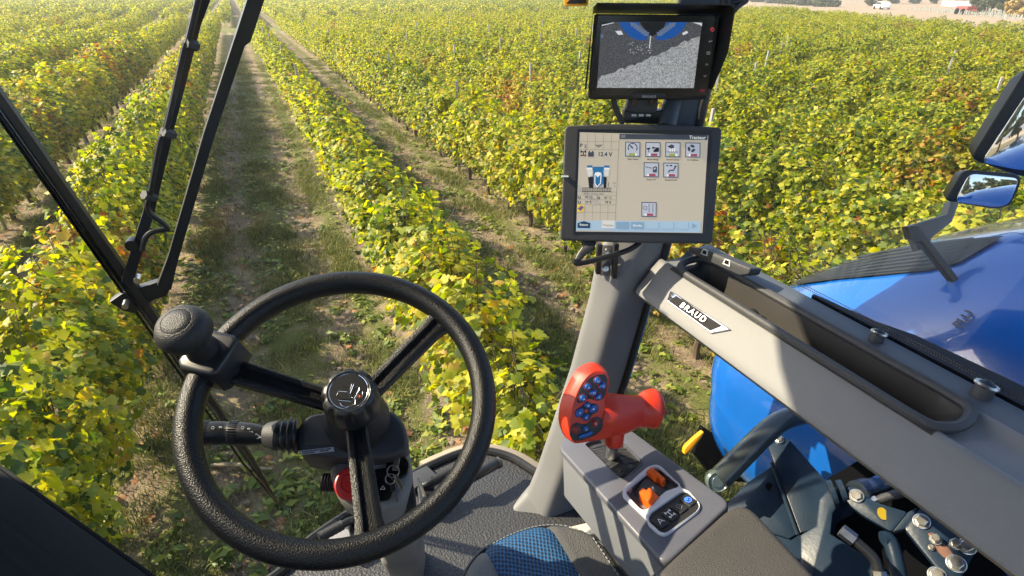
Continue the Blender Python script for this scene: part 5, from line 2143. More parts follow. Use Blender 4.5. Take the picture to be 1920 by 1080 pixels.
prism(bm, [MC_ @ (p + Vector((0, 0, -.0115))) for p in rounded([kv(*p) for p in outline], .010, 4)], [MC_ @ (p * 1.0 + Vector((-.012, -.004, -.105))) for p in rounded([kv(*p) for p in outline], .010, 4)], .004, 2)
obj('flank', bm, GREYC, con, 40)
# rear pad
bm = new()
ppx = [(1250, 1052), (1366, 948), (1388, 944), (1412, 950), (1560, 1110), (1560, 1180), (1330, 1180), (1228, 1078)]
prism(bm, rounded([k2(x, y, .006) for x, y in ppx], .02, 5), -nC * .07, .012, 4)
obj('rear_pad', bm, PADG, con, 50)
bm = new()
prism(bm, rounded([k2(x, y, -.02) for x, y in ((1246, 1056), (1262, 1068), (1236, 1092), (1218, 1080))], .004), -nC * .09, .004)
obj('side_panel', bm, GREYC, con, 40)
# round disc on the front flank
bm = new()
# brush in the slot
bm = new()
sc0 = [MC_.inverted() @ k2(*p) for p in slot_px]
cxs = sum((v.x for v in sc0)) / 6
rr = random.Random(5)
mn, mx_ = min(v.y for v in sc0), max(v.y for v in sc0)
pnear, pfar = kv(1166, 900), kv(1096, 833)
for k in range(900):
    t = rr.random()
    # two facing combs of bristles meeting along the slot middle
    e1 = kv(1096, 833).lerp(kv(1157, 892), t)
    e2 = kv(1165, 829).lerp(kv(1206, 868), t)
    a, b = (e1, e2) if rr.random() < .5 else (e2, e1)
    tip = a.lerp(b, rr.uniform(.45, .62)) + Vector((rr.uniform(-.004, .004), rr.uniform(-.004, .004), 0))
    a = a.lerp(b, -.02)
    z0, z1 = rr.uniform(-.012, -.006), rr.uniform(-.010, .002)
    w_ = Vector((-(b - a).y, (b - a).x, 0)).normalized() * .0011
    q = [MC_ @ (a + Vector((0, 0, z0)) - w_), MC_ @ (a + Vector((0, 0, z0)) + w_), MC_ @ (tip + Vector((0, 0, z1)) + w_ * .4), MC_ @ (tip + Vector((0, 0, z1)) - w_ * .4)]
    sheet(bm, q)
o = obj('brush_bristles', bm, mat('bristle', (0.05, 0.05, 0.052), .3), con)
o['kind'] = 'stuff'
bm = new()
prism(bm, [MC_ @ (p + Vector((0, 0, -.022))) for p in slot], -nC * .004)
obj('slot_floor', bm, BLACK, con)
bm = new()
ring_prism(bm, [MC_ @ (p + (p - sum(slot, Vector()) / len(slot)) * .035 + Vector((0, 0, .0012))) for p in slot], [MC_ @ (p + Vector((0, 0, .0012))) for p in slot], -nC * .003)
obj('slot_lip', bm, CONTOP, con)
# silver frame round the rocker and the keypad
fo_px = [(318, 450), (350, 380), (520, 220), (640, 120), (735, 94), (800, 108), (1045, 345), (1058, 385), (1165, 432), (1298, 585), (1305, 640), (1270, 695), (900, 972), (850, 992), (785, 980), (640, 850), (632, 790), (325, 500)]
kp_px = [(652, 770), (690, 705), (1060, 448), (1110, 438), (1162, 460), (1282, 590), (1287, 640), (1252, 690), (890, 950), (842, 962), (790, 942), (662, 825)]
fo_ = rounded([kv(*c8(p)) for p in fo_px], .004, 3)
kp_ = rounded([kv(*c8(p)) for p in kp_px], .003, 2)
wl_ = rounded([kv(*c8(p)) for p in sw_up], .003, 2)
bm = new()
lp = fill_with_holes(bm, fo_, [kp_, wl_], MC_, .0045)
for vs, z in ((lp[0], 0.0), (lp[1], .001), (lp[2], -.012)):
    ring = [bm.verts.new(MC_ @ Vector(((MC_.inverted() @ v.co).x, (MC_.inverted() @ v.co).y, z))) for v in vs]
    for i in range(len(vs)):
        j = (i + 1) % len(vs)
        bm.faces.new((vs[i], vs[j], ring[j], ring[i]))
bmesh.ops.recalc_face_normals(bm, faces=bm.faces[:])
bmesh.ops.bevel(bm, geom=[e for e in bm.edges if e.calc_face_angle(0) > 1.2], offset=.0012, segments=2, affect='EDGES')
obj('switch_frame', bm, SILVER, con, 50)
# bevelled inset between the rocker well and the keypad
# rocker
bm = new()
rc = sum(wl_, Vector()) / len(wl_)
e1, e2 = kv(*c8((430, 420))), kv(*c8((660, 640)))
e3, e4 = kv(*c8((745, 140))), kv(*c8((1010, 360)))
axd = ((e2 - e1) + (e4 - e3)).normalized()
crd = ((e3 - e1) + (e4 - e2)) / 2
secs = []
for k in range(13):
    t = k / 12
    z = -.019 + .020 * math.sin(t * PI) ** .8
    secs.append([MC_ @ (e1.lerp(e3, t) + Vector((0, 0, z))), MC_ @ (e2.lerp(e4, t) + Vector((0, 0, z))), MC_ @ (e2.lerp(e4, t) + Vector((0, 0, -.022))), MC_ @ (e1.lerp(e3, t) + Vector((0, 0, -.022)))])
loft(bm, secs)
rk = obj('rocker_wheel', bm, CHAR, con, 40)
bm = new()
prism(bm, [MC_ @ (p + Vector((0, 0, -.021))) for p in wl_], -nC * .004)
obj('well_floor', bm, BLACK, con)
for pl, h in (([(618, 205), (690, 140), (862, 290), (822, 330), (768, 272), (742, 292), (652, 215)], .007), ([(530, 462), (572, 405), (622, 440), (662, 405), (780, 520), (690, 622), (640, 592)], .007)):
    bm = new()
    prism(bm, [MC_ @ (kv(*c8(p)) + Vector((0, 0, h))) for p in pl], -nC * .018, .0008, 2)
    obj('rocker_tab', bm, ORANGE, rk, 30)
bm = new()
c = kv(*c8((700, 375)))
ring_prism(bm, [MC_ @ (c + v + Vector((0, 0, .0022))) for v in circ(0, 0, .0018, 16)], [MC_ @ (c + v + Vector((0, 0, .0022))) for v in circ(0, 0, .0009, 16)], -nC * .002)
obj('rocker_dot', bm, WHITE, rk)
# keypad
bm = new()
prism(bm, [MC_ @ (p + Vector((0, 0, .0022))) for p in kp_], -nC * .002)
obj('keypad', bm, mat('keypad_black', (0.02, 0.02, 0.022), .5), con)
kx = (kv(*c8((1150, 550))) - kv(*c8((800, 820)))).normalized()
KX = frame(MC_ @ kv(*c8((800, 820))), MC_.to_3x3() @ kx, nC.cross(MC_.to_3x3() @ kx))
dist = (kv(*c8((1150, 550))) - kv(*c8((800, 820)))).length / 3
for i in range(4):
    KB = KX @ T(i * dist, 0, .0022)
    bm = new()
    prism(bm, [KB @ Vector((v.x, v.y, .0028)) for v in rrect(dist * .86, dist * 1.05, .003)], -nC * .0027, .0012)
    kb = obj('keypad_button', bm, BLACKT, con, 40, label=('button marked A', 'button with axle symbol', 'button with dotted symbol', 'lit blue button')[i])
    bm = new()
    KS = KB @ T(0, 0, .0031) @ Matrix.Rotation(.0, 4, 'Z')
    def bar(x0, y0, x1, y1, w=.0005):
        a, b = Vector((x0, y0, 0)), Vector((x1, y1, 0))
        d = (b - a).normalized()
        s_ = Vector((-d.y, d.x, 0)) * w
        prism(bm, [KS @ (a + s_), KS @ (b + s_), KS @ (b - s_), KS @ (a - s_)], -nC * .0003)
    u = dist * .23
    if i == 0:
        bar(-u, -u, 0, u); bar(u, -u, 0, u); bar(-u * .6, -u * .35, u * .6, -u * .35)
        m_ = WHITE
    elif i == 1:
        bar(0, -u, 0, u, .0007); bar(-u, u, u, u); bar(-u, -u, u, -u)
        for sx in (-1, 1):
            for sy in (-1, 1):
                bar(sx * u, sy * u - u * .45, sx * u, sy * u + u * .45, .0009)
        m_ = WHITE
    elif i == 2:
        for k in range(7):
            a = k * .9
            bar(math.cos(a) * u * .9, math.sin(a) * u * .9, math.cos(a + .5) * u * .9, math.sin(a + .5) * u * .9, .0004)
        bar(-u * .4, 0, u * .4, 0, .0004)
        m_ = mat('dim_print', (.35, .35, .36), .5)
    else:
        for k in range(9):
            a = k * .7
            bar(math.cos(a) * u, math.sin(a) * u, math.cos(a + .55) * u * 1.1, math.sin(a + .55) * u * 1.1, .0006)
        bar(-u * .6, u * .5, -u * .1, 0); bar(-u * .2, u * .7, u * .3, .2 * u); bar(0, -u * .4, u * .5, -u * .3)
        m_ = mat('lit_blue', (0.02, 0.08, 0.6), .4, emit=(0.05, 0.2, 1.0), estr=1.6)
    obj('button_symbol', bm, m_, kb)

# ------------------------------------------------------------------ red multi-function lever
lv = thing('control_lever', 'red control lever with blue buttons standing in the console brush slot', 'lever', k2(1152, 862, -.01))
LD = .885
c5 = lambda x, y: (1020 + x / 4.908, 660 + y / 4.908)
ln = (-FW + RT * .22 - UP * -.10).normalized()   # face looks slightly right and up
LO = at(*c5(410, 520), LD)
LM = frame(LO, RT - ln * RT.dot(ln), UP)
ln = LM.to_3x3().col[2].copy()
l2 = lambda x, y, h=0.0: (lambda v: LM @ Vector((v.x, v.y, h)))(loc2(*c5(x, y), LM, h))
front_px = [(240, 762), (238, 690), (250, 560), (275, 450), (325, 325), (395, 225), (460, 178), (530, 176), (585, 205), (598, 270), (588, 340), (572, 410), (566, 470), (600, 560), (640, 640), (640, 730), (600, 780), (540, 800), (440, 818), (330, 836), (272, 832)]
back_px = [(168, 740), (135, 640), (138, 540), (165, 420), (225, 285), (290, 170), (380, 108), (465, 96), (545, 140), (585, 215), (588, 330), (565, 400), (560, 470), (590, 560), (628, 640), (628, 730), (590, 775), (530, 795), (440, 812), (300, 828), (215, 800)]
bm = new()
ctr = Vector((400, 520))
secs = []
# front face ring, rounded shoulder, widest, back
def ringpx(px, h, shrink=0.0):
    out = []
    for x, y in px:
        v = Vector((x, y))
        v = v + (ctr - v) * shrink
        out.append(l2(v.x, v.y, h))
    return smooth_path(out, 3, True)
secs.append(ringpx(front_px, 0.0, .02))
secs.append(ringpx(front_px, -.0012, -.005))
secs.append(ringpx([((a[0] * .55 + b[0] * .45), (a[1] * .55 + b[1] * .45)) for a, b in zip(front_px, back_px)], -.010, -.01))
secs.append(ringpx(back_px, -.024, 0.0))
secs.append(ringpx(back_px, -.034, .03))
secs.append(ringpx(back_px, -.044, .22))
loft(bm, secs)
obj('lever_head', bm, RED, lv, 50)
# grip
bm = new()
gp = [(500, 560, -.024), (610, 580, -.024), (720, 570, -.026), (800, 555, -.028), (860, 548, -.030), (900, 545, -.031), (960, 530, -.033), (1010, 520, -.034), (1050, 520, -.035)]
gr = [.034, .037, .0335, .0295, .0270, .0275, .033, .0345, .026]
# grip axis in the lever frame; oval section taller than deep
gpt = [l2(x, y, h) for x, y, h in gp]
tube(bm, smooth_path(gpt, 3), [gr[min(8, i // 3)] + (gr[min(8, i // 3 + 1)] - gr[min(8, i // 3)]) * (i % 3) / 3 for i in range(25)], 28, flat=.78, nrm=ln)
obj('lever_grip', bm, RED, lv, 50)
# neck and shaft
bm = new()
tube(bm, [l2(645, 700, -.026), l2(645, 780, -.026), l2(641, 850, -.026), l2(640, 868, -.026)], [.019, .0165, .0158, .013], 24)
obj('neck', bm, RED, lv, 40)
bm = new()
tube(bm, [l2(632, 845, -.026), k2(*c5(620, 985), -.02)], .0105, 20)
obj('shaft', bm, mat('shaft_steel', (.5, .5, .5), .35, metal=.9), lv)
bm = new()
def pad(name, px, m, h=.0010, th=.0012, bev=0.0004, parent=lv, rnd=.003, label=None):
    bm = new()
    prism(bm, rounded([l2(x, y, h) for x, y in px], rnd, 3), -ln * th, bev, 2)
    return obj(name, bm, m, parent, 40, label)
INL = mat('inlay_black', (0.018, 0.02, 0.026), .45)
pad('button_field', [(300, 462), (305, 420), (340, 330), (420, 240), (500, 205), (560, 208), (585, 245), (582, 320), (562, 400), (540, 440), (490, 455), (430, 432), (395, 435), (330, 476)], INL)
pad('button_field', [(235, 765), (248, 685), (300, 648), (350, 665), (400, 662), (440, 610), (490, 595), (535, 612), (548, 660), (530, 720), (470, 770), (350, 815), (270, 822)], INL)
def rbutton(x, y, r, m, ring=None, txt=None, name='round_button'):
    c = l2(x, y, .001)
    M = frame(c, LM.to_3x3().col[0], LM.to_3x3().col[1])
    rr_ = r / 4.908 / FPX * LD
    bm = new()
    lathe(bm, M, [(rr_, -.001), (rr_, .0018), (rr_ * .85, .0032), (rr_ * .4, .0038), (.0002, .0039)], 24)
    o = obj(name, bm, m, lv, 60)
    if ring:
        bm = new()
        tube(bm, [M @ v for v in circ(0, 0, rr_ * 1.22, 28)], rr_ * .07, 6, closed=True)
        obj('button_ring', bm, ring, o)
    if txt:
        bm = new()
        text_into(bm, txt, M @ T(rr_ * .15, -rr_ * .25, .0040), rr_ * 1.0, .0001)
        obj('button_letter', bm, WHITE, o)
for x, y, t_ in ((492, 262, 'S1'), (402, 320, 'A'), (538, 308, 'C'), (452, 370, 'S2'), (500, 410, 'C'), (358, 425, 'A')):
    rbutton(x, y, 31, BLUEB, RED, t_)
pad('direction_pad', [(362, 486), (405, 452), (440, 478), (480, 474), (508, 508), (496, 548), (440, 580), (420, 622), (390, 640), (355, 622), (345, 604), (298, 604), (280, 572), (300, 530), (350, 500)], INL, .0012)
for px in ([(362, 490), (405, 458), (438, 484), (430, 520), (395, 522)], [(440, 490), (480, 484), (502, 516), (488, 545), (440, 566), (415, 545), (422, 525)], [(288, 572), (308, 535), (352, 508), (370, 540), (368, 570), (330, 605), (300, 598)], [(352, 610), (375, 578), (405, 568), (425, 592), (410, 625), (388, 636), (362, 622)]):
    o = pad('arrow_button', px, BLUEB, .0035, .003, .0016, rnd=.004)
    cx_c, cy_c = sum(p[0] for p in px) / len(px), sum(p[1] for p in px) / len(px)
    pad('arrow_mark', [(cx_c - 6, cy_c + 8), (cx_c + 12, cy_c + 6), (cx_c + 4, cy_c - 10)], WHITE, .0039, .0003, 0, o, 0)
pad('pad_diamond', [(388, 520), (412, 543), (388, 566), (365, 543)], RED, .003, .002, .0006)
for x, y, t_ in ((290, 715, None), (468, 652, 'R')):
    rbutton(x, y, 30, mat('dull_red_button', (0.30, .035, .03), .4), RED, t_)
rbutton(380, 702, 26, BLUEB, None, 'A')
pad('rocker_button', [(315, 785), (330, 762), (400, 745), (430, 722), (455, 740), (440, 768), (380, 790), (330, 802)], BLUEB, .0032, .003, .0014, rnd=.005)

# ------------------------------------------------------------------ displays
def screen_mat(name, col, e=.2):
    return mat(name, tuple(c * .75 for c in col), .25, emit=col, estr=e, spec=.4)


def pose(x, y, z, rx, ry, rz):
    M = Matrix.Rotation(math.radians(rz), 4, 'Z') @ Matrix.Rotation(math.radians(rx), 4, 'X') @ Matrix.Rotation(math.radians(ry), 4, 'Y')
    m3 = M.to_3x3()
    return frame(E3(x, y, z), m3.col[0].copy(), m3.col[2].copy())


TM = pose(.680, .872, -.3485, -17.2, .6, -25.0)
nT = TM.to_3x3().col[2].copy()
t2 = lambda x, y, h=0.0: (lambda v: TM @ Vector((v.x, v.y, h)))(loc2(x, y, TM, h))
term = thing('touchscreen_terminal', 'black framed touchscreen terminal showing the Tracteur page in front of the pillar', 'display', E3(.68, .88, -.46))
obl = [(1064, 234), (1140, 231), (1250, 232), (1352, 238), (1354, 246), (1346, 350), (1336, 452), (1328, 458), (1190, 456), (1060, 452), (1050, 448), (1049, 430), (1054, 340), (1060, 240)]
bm = new()
fr_ = rounded([t2(x, y) for x, y in ((1058, 235), (1140, 231), (1250, 232), (1356, 238), (1346, 350), (1337, 458), (1190, 457), (1049, 452), (1054, 340))], .010, 4)
prism(bm, fr_, [p - nT * .045 + (TM.translation - p) * .10 for p in fr_], .005, 4)
obj('housing', bm, CHAR, term, 50)
sq = [(1087, 248), (1328, 254), (1317, 437), (1080, 434)]
bz = [(1083, 242), (1336, 245), (1324, 442), (1075, 440)]
bm = new()
def inter(a, b, n=6):
    out = []
    for i in range(4):
        for k in range(n):
            t = k / n
            out.append((a[i][0] + (a[(i + 1) % 4][0] - a[i][0]) * t, a[i][1] + (a[(i + 1) % 4][1] - a[i][1]) * t))
    return out
o_, i_ = inter(bz, None), inter(sq, None)
vo_ = [bm.verts.new(t2(x, y, .0012)) for x, y in o_]
vi_ = [bm.verts.new(t2(x, y, .0003)) for x, y in i_]
for k in range(len(vo_)):
    j = (k + 1) % len(vo_)
    bm.faces.new((vo_[k], vo_[j], vi_[j], vi_[k]))
bmesh.ops.recalc_face_normals(bm, faces=bm.faces[:])
obj('bezel', bm, BLACK, term)
bm = new()
prism(bm, [t2(x, y, .0006) for x, y in sq], -nT * .0005)
CREAM = screen_mat('screen_cream', (0.62, 0.54, 0.42))
scr = obj('screen', bm, CREAM, term)
bm = new()
prism(bm, rounded([t2(x, y, .0075) for x, y in ((1053, 329), (1066, 329), (1066, 332), (1053, 332))], .0008), -nT * .008)
obj('status_light', bm, screen_mat('status_white', (.75, .8, .65), .2), term)

UI = []
def uim(name, col, e=.32):
    m = screen_mat(name, col, e)
    if m not in UI:
        UI.append(m)
    return UI.index(m)
U_DARK = uim('ui_slate', (0.075, 0.085, 0.11), .12)
U_INK = uim('ui_ink', (0.015, 0.015, 0.02), .05)
U_WHITE = uim('ui_white', (0.72, 0.72, 0.70))
U_BLUE = uim('ui_light_blue', (0.33, 0.45, 0.56))
U_BLUE2 = uim('ui_mid_blue', (0.20, 0.31, 0.42))
U_NAVY = uim('ui_navy', (0.02, 0.06, 0.13), .15)
U_TILE = uim('ui_tile', (0.10, 0.12, 0.16), .15)
U_TILEL = uim('ui_tile_light', (0.42, 0.44, 0.50))
U_GREEN = uim('ui_green', (0.28, 0.32, 0.05))
U_RED = uim('ui_red', (0.30, 0.045, 0.08))
U_LINE = uim('ui_line', (0.30, 0.26, 0.20), .15)
U_YEL = uim('ui_yellow', (0.75, 0.50, 0.03))
U_TBLUE = uim('ui_tractor_blue', (0.015, 0.13, 0.30))
U_GREY = uim('ui_grey', (0.25, 0.26, 0.27))
U_CRT = uim('ui_tab', (0.60, 0.58, 0.54))
ub = new()
a2 = lambda x, y: (1060 + x / 5.4, 240 + y / 5.4)
a3 = lambda x, y: (1150 + x / 5.4, 240 + y / 5.4)


def ush(pts, mi, h):
    f = sheet(ub, [t2(x, y, h) for x, y in pts])
    f.material_index = mi
    if f.normal.length == 0:
        f.normal_update()
    f.normal_update()
    if f.normal.dot(nT) < 0:
        f.normal_flip()


def ubar(p, q, w, mi, h):
    a, b = Vector(p), Vector(q)
    d = (b - a).normalized()
    s_ = Vector((-d.y, d.x)) * w
    ush([a + s_, b + s_, b - s_, a - s_], mi, h)


def utext(s, px, size_px, mi, h=.0016, align='LEFT', bold=.0):
    p = loc2(px[0], px[1], TM, h)
    text_into(ub, s, TM @ T(p.x, p.y, h) @ Matrix.Rotation(-.012, 4, 'Z'), size_px / FPX * 1.09, 0, align=align, midx=mi, bold=bold)


P_H = .0009
# title bar
ush([a3(66, 58), a3(955, 72), a3(952, 122), a3(64, 112)], U_DARK, P_H)
utext('Tracteur', a3(935, 100), 8.6, U_WHITE, align='RIGHT', bold=.00012)
for k in range(3):
    ubar(a3(78, 72 + k * 11), a3(122, 72 + k * 11), .5, U_GREY, .0013)
# left column grid
for y in (134, 217):
    ubar(a2(145, y), a2(545, y + 5), .3, U_LINE, P_H)
for x in (224, 305, 387, 467):
    ubar(a2(x + 1, 60), a2(x - 4, 217), .3, U_LINE, P_H)
ubar(a2(548, 58), a2(505, 935), .4, U_LINE, P_H)
for y in (645, 678, 725, 775, 852):
    ubar(a2(125, y), a2(515, y + 4), .3, U_LINE, P_H)
for x in (193, 275, 355, 432):
    ubar(a2(x, 780), a2(x - 3, 932), .3, U_LINE, P_H)
utext('P', a2(148, 178), 9.5, U_INK, bold=.0002)
ush([a2(192, 165), a2(216, 165), a2(215, 185), a2(192, 185)], U_GREY, P_H)
ubar(a2(192, 195), a2(214, 195), 1.2, U_LINE, P_H)
for a, b in (((305, 168), (335, 195)), ((335, 195), (372, 168)), ((322, 178), (345, 172)), ((345, 172), (360, 180))):
    ubar(a2(*a), a2(*b), .6, U_INK, P_H)
for y in (240, 278):
    ubar(a2(160, y), a2(205, y), .8, U_INK, P_H)
    for x in (160, 205):
        ubar(a2(x, y - 14), a2(x, y + 12), 1.2, U_RED if y > 250 else U_INK, .0012)
ubar(a2(182, 240), a2(182, 278), .8, U_INK, P_H)
ush([a2(232, 245), a2(290, 245), a2(287, 290), a2(229, 290)], U_DARK, P_H)
for x in (243, 277):
    ubar(a2(x, 232), a2(x, 245), 1.2, U_DARK, P_H)
utext('12.4 V', a2(328, 266), 10.5, U_NAVY, bold=.00032)
# harvester picture
ush([a2(222, 378), a2(275, 378), a2(272, 400), a2(218, 400)], U_TBLUE, P_H)
ush([a2(394, 378), a2(447, 380), a2(447, 402), a2(392, 400)], U_TBLUE, P_H)
ush([a2(215, 402), a2(272, 402), a2(275, 425), a2(214, 420)], U_WHITE, P_H)
ush([a2(392, 402), a2(448, 404), a2(448, 422), a2(390, 425)], U_WHITE, P_H)
ush([a2(275, 392), a2(392, 392), a2(390, 430), a2(275, 430)], U_TBLUE, .0012)
ush([a2(220, 428), a2(275, 428), a2(272, 482), a2(232, 490)], U_CRT, P_H)
ush([a2(390, 428), a2(440, 430), a2(438, 488), a2(396, 484)], U_CRT, P_H)
ush([a2(230, 500), a2(282, 490), a2(284, 604), a2(240, 604)], U_INK, P_H)
ush([a2(384, 490), a2(420, 500), a2(414, 604), a2(388, 606)], U_INK, P_H)
ush([a2(282, 430), a2(385, 430), a2(388, 560), a2(330, 606), a2(284, 560)], U_TBLUE, .0013)
ush([a2(300, 452), a2(328, 445), a2(362, 452), a2(360, 470), a2(328, 500), a2(302, 470)], U_WHITE, .0015)
for a, b in (((300, 465), (298, 560)), ((298, 560), (324, 596)), ((324, 596), (356, 560)), ((356, 560), (362, 465))):
    ubar(a2(*a), a2(*b), .9, U_WHITE, .0015)
ubar(a2(176, 606), a2(468, 608), .5, U_INK, P_H)
ubar(a2(172, 642), a2(464, 644), .5, U_INK, P_H)
for k in range(24):
    ubar(a2(178 + k * 12.4, 606), a2(176 + k * 12.4, 643), .5, U_LINE if k % 2 else U_INK, P_H)
ubar(a2(438, 548), a2(436, 602), .4, U_INK, P_H)
utext('13', a2(480, 560), 5.5, U_INK)
utext('%', a2(492, 592), 4.5, U_INK)
utext('17:27 - 24 Sept. 2016', a2(188, 664), 4.4, U_INK)
utext('79 °C', a2(196, 705), 6.4, U_INK, bold=.0001)
utext('47 °C', a2(392, 708), 6.4, U_INK, bold=.0001)
utext('29 %', a2(200, 751), 6.4, U_INK, bold=.0001)
utext('78 %', a2(400, 753), 6.4, U_INK, bold=.0001)
for (x, y) in ((140, 700), (335, 704), (140, 750)):
    ubar(a2(x - 8, y - 16), a2(x - 8, y + 12), 1.4, U_LINE, P_H)
    ubar(a2(x - 10, y + 12), a2(x + 14, y + 12), .6, U_INK, P_H)
    ubar(a2(x + 12, y - 10), a2(x + 12, y + 12), .6, U_INK, P_H)
ush([a2(120, 772), a2(194, 774), a2(192, 850), a2(118, 848)], U_YEL, P_H)
ush([a2(124, 816), a2(160, 784), a2(190, 800), a2(155, 842)], U_TBLUE, .0012)
ush([a2(140, 816), a2(164, 796), a2(180, 804), a2(156, 828)], U_RED, .0014)
# icon tiles
def tile(cx, cy, s=77, col=U_GREEN, mark=None, cap_=None):
    ush([a3(cx - s, cy - s), a3(cx + s, cy - s + 3), a3(cx + s - 2, cy + s), a3(cx - s - 2, cy + s - 3)], U_TILE, P_H)
    ush([a3(cx - s + 9, cy - s + 9), a3(cx + s - 9, cy - s + 12), a3(cx + s - 11, cy + s - 9), a3(cx - s + 7, cy + s - 12)], U_TILEL, .0011)
    a, b = (cx - 40, cx + 30) if col == U_GREEN else (cx - 22, cx + 42)
    ush([a3(a, cy + 40), a3(b, cy + 41), a3(b, cy + 65), a3(a, cy + 64)], col, .0013)
    kx_ = b + 4 if col == U_GREEN else a - 12
    ush([a3(kx_ + 12 * math.cos(t * PI / 5), cy + 53 + 12 * math.sin(t * PI / 5)) for t in range(10)], U_WHITE, .0015)
    if cap_:
        utext(cap_, a3(cx, cy + s + 24), 3.6, U_INK, align='CENTER', bold=.00008)
tile(197, 215, cap_='Régul. Vitesse')
for k in range(14):
    a0 = math.radians(150 + k * 17.5)
    ubar(a3(195 + 46 * math.cos(a0), 200 + 46 * math.sin(a0)), a3(195 + 46 * math.cos(a0 + .3), 200 + 46 * math.sin(a0 + .3)), .7, U_INK, .0013)
    if k % 3 == 1:
        ubar(a3(195 + 46 * math.cos(a0), 200 + 46 * math.sin(a0)), a3(195 + 36 * math.cos(a0), 200 + 36 * math.sin(a0)), .6, U_INK, .0013)
ubar(a3(170, 178), a3(198, 206), 1.2, U_INK, .0014)
tile(402, 218, col=U_RED, cap_='Mode Attelage')
ush([a3(335, 205), a3(372, 198), a3(372, 214), a3(345, 220)], U_INK, .0013)
ubar(a3(358, 210), a3(358, 245), .6, U_INK, .0013)
ush([a3(388, 200), a3(408, 185), a3(408, 195), a3(428, 195), a3(428, 206), a3(408, 206), a3(408, 216)], U_INK, .0013)
ush([a3(400, 235), a3(440, 195), a3(462, 200), a3(462, 240), a3(420, 245)], U_INK, .0013)
tile(604, 220, cap_='Sécurité Latérale')
ush([a3(560, 180), a3(590, 165), a3(615, 175), a3(612, 205), a3(580, 210)], U_DARK, .0013)
for x in (578, 600, 622):
    ubar(a3(x, 205), a3(x - 4, 240), 1.0, U_WHITE, .0014)
ubar(a3(550, 180), a3(580, 205), .7, U_INK, .0014)
ubar(a3(540, 242), a3(660, 243), .5, U_INK, .0014)
tile(806, 223, col=U_RED, cap_='Inv. Ventilateur')
for k in range(3):
    a0 = k * 2.09 - 1.2
    c_ = (792 + 26 * math.cos(a0), 208 + 26 * math.sin(a0))
    ush([a3(c_[0] + 24 * math.cos(a0 + 1.57) * math.cos(t * PI / 6) + 14 * math.cos(a0) * math.sin(t * PI / 6), c_[1] + 24 * math.sin(a0 + 1.57) * math.cos(t * PI / 6) + 14 * math.sin(a0) * math.sin(t * PI / 6)) for t in range(12)], U_DARK, .0013)
tile(385, 423, col=U_RED, cap_='Renouv. Air')
for k in range(4):
    ubar(a3(325 + k * 16, 392 + k * 4), a3(336 + k * 16, 396 + k * 3), .8, U_INK, .0013)
ush([a3(398, 400), a3(430, 385), a3(442, 395), a3(440, 450), a3(400, 450)], U_DARK, .0013)
ush([a3(408, 408), a3(428, 398), a3(430, 415), a3(408, 425)], U_TILEL, .0015)
tile(583, 427, col=U_RED, cap_='Filtration CAT4')
for a, b in (((555, 450), (575, 425)), ((575, 425), (605, 432)), ((605, 432), (628, 392))):
    ubar(a3(*a), a3(*b), 1.0, U_INK, .0013)
ush([a3(628 + 10 * math.cos(t * PI / 5), 388 + 10 * math.sin(t * PI / 5)) for t in range(10)], U_INK, .0013)
ubar(a3(535, 380), a3(560, 380), .9, U_INK, .0013)
ubar(a3(572, 380), a3(596, 380), 1.2, U_INK, .0013)
tile(362, 825, col=U_RED)
for k in range(13):
    ubar(a3(272 + k * 13, 922), a3(280 + k * 13, 922), .45, U_GREY, .0013)
ush([a3(322 + 20 * math.cos(t * PI / 8), 808 + 20 * math.sin(t * PI / 8)) for t in range(16)], U_INK, .0013)
ush([a3(322 + 15 * math.cos(t * PI / 8), 808 + 15 * math.sin(t * PI / 8)) for t in range(16)], U_TILEL, .0015)
for k in range(7):
    ubar(a3(362, 768 + k * 13), a3(362, 776 + k * 13), .8, U_DARK, .0013)
    ubar(a3(398, 768 + k * 13), a3(402, 776 + k * 13), .7, U_DARK, .0013)
# bottom tab bar
ush([a2(112, 938), a2(505, 940), a2(505, 1042), a2(108, 1034)], U_BLUE, P_H)
ush([a3(14, 940), a3(886, 944), a3(882, 1058), a3(10, 1048)], U_BLUE, P_H)
ush([a2(124, 962), a2(188, 942), a2(254, 962), a2(250, 1015), a2(122, 1012)], U_NAVY, .0012)
utext('Retour', a2(188, 980), 5.8, U_WHITE, align='CENTER', bold=.0001)
ush([a2(372, 935), a2(500, 938), a2(496, 1016), a2(368, 1014)], U_CRT, .0012)
utext('Tracteur', a2(434, 985), 5.8, U_INK, align='CENTER')
for i, (x, txt) in enumerate(((95, ''), (245, 'Récolte'), (396, ''), (545, ''), (695, ''))):
    ush([a3(x - 65, 950), a3(x + 66, 952), a3(x + 63, 1026), a3(x - 66, 1022)], U_BLUE2 if i in (0, 1) else (U_BLUE2 if i == 4 else U_GREY) if i == 1 else U_BLUE2 if i == 1 else U_BLUE, .0012)
    ubar(a3(x - 65, 1022), a3(x + 63, 1026), .4, U_BLUE2, .0013)
    ubar(a3(x + 66, 952), a3(x + 63, 1026), .4, U_BLUE2, .0013)
    if txt:
        utext(txt, a3(x, 988), 5.8, U_WHITE, align='CENTER', bold=.0001)
ush([a3(798, 962), a3(850, 992), a3(795, 1020)], U_BLUE2, .0012)
for f in ub.faces:
    f.normal_update()
    if f.normal.dot(nT) < 0:
        f.normal_flip()
obj('screen_graphics', ub, UI, scr, 180)

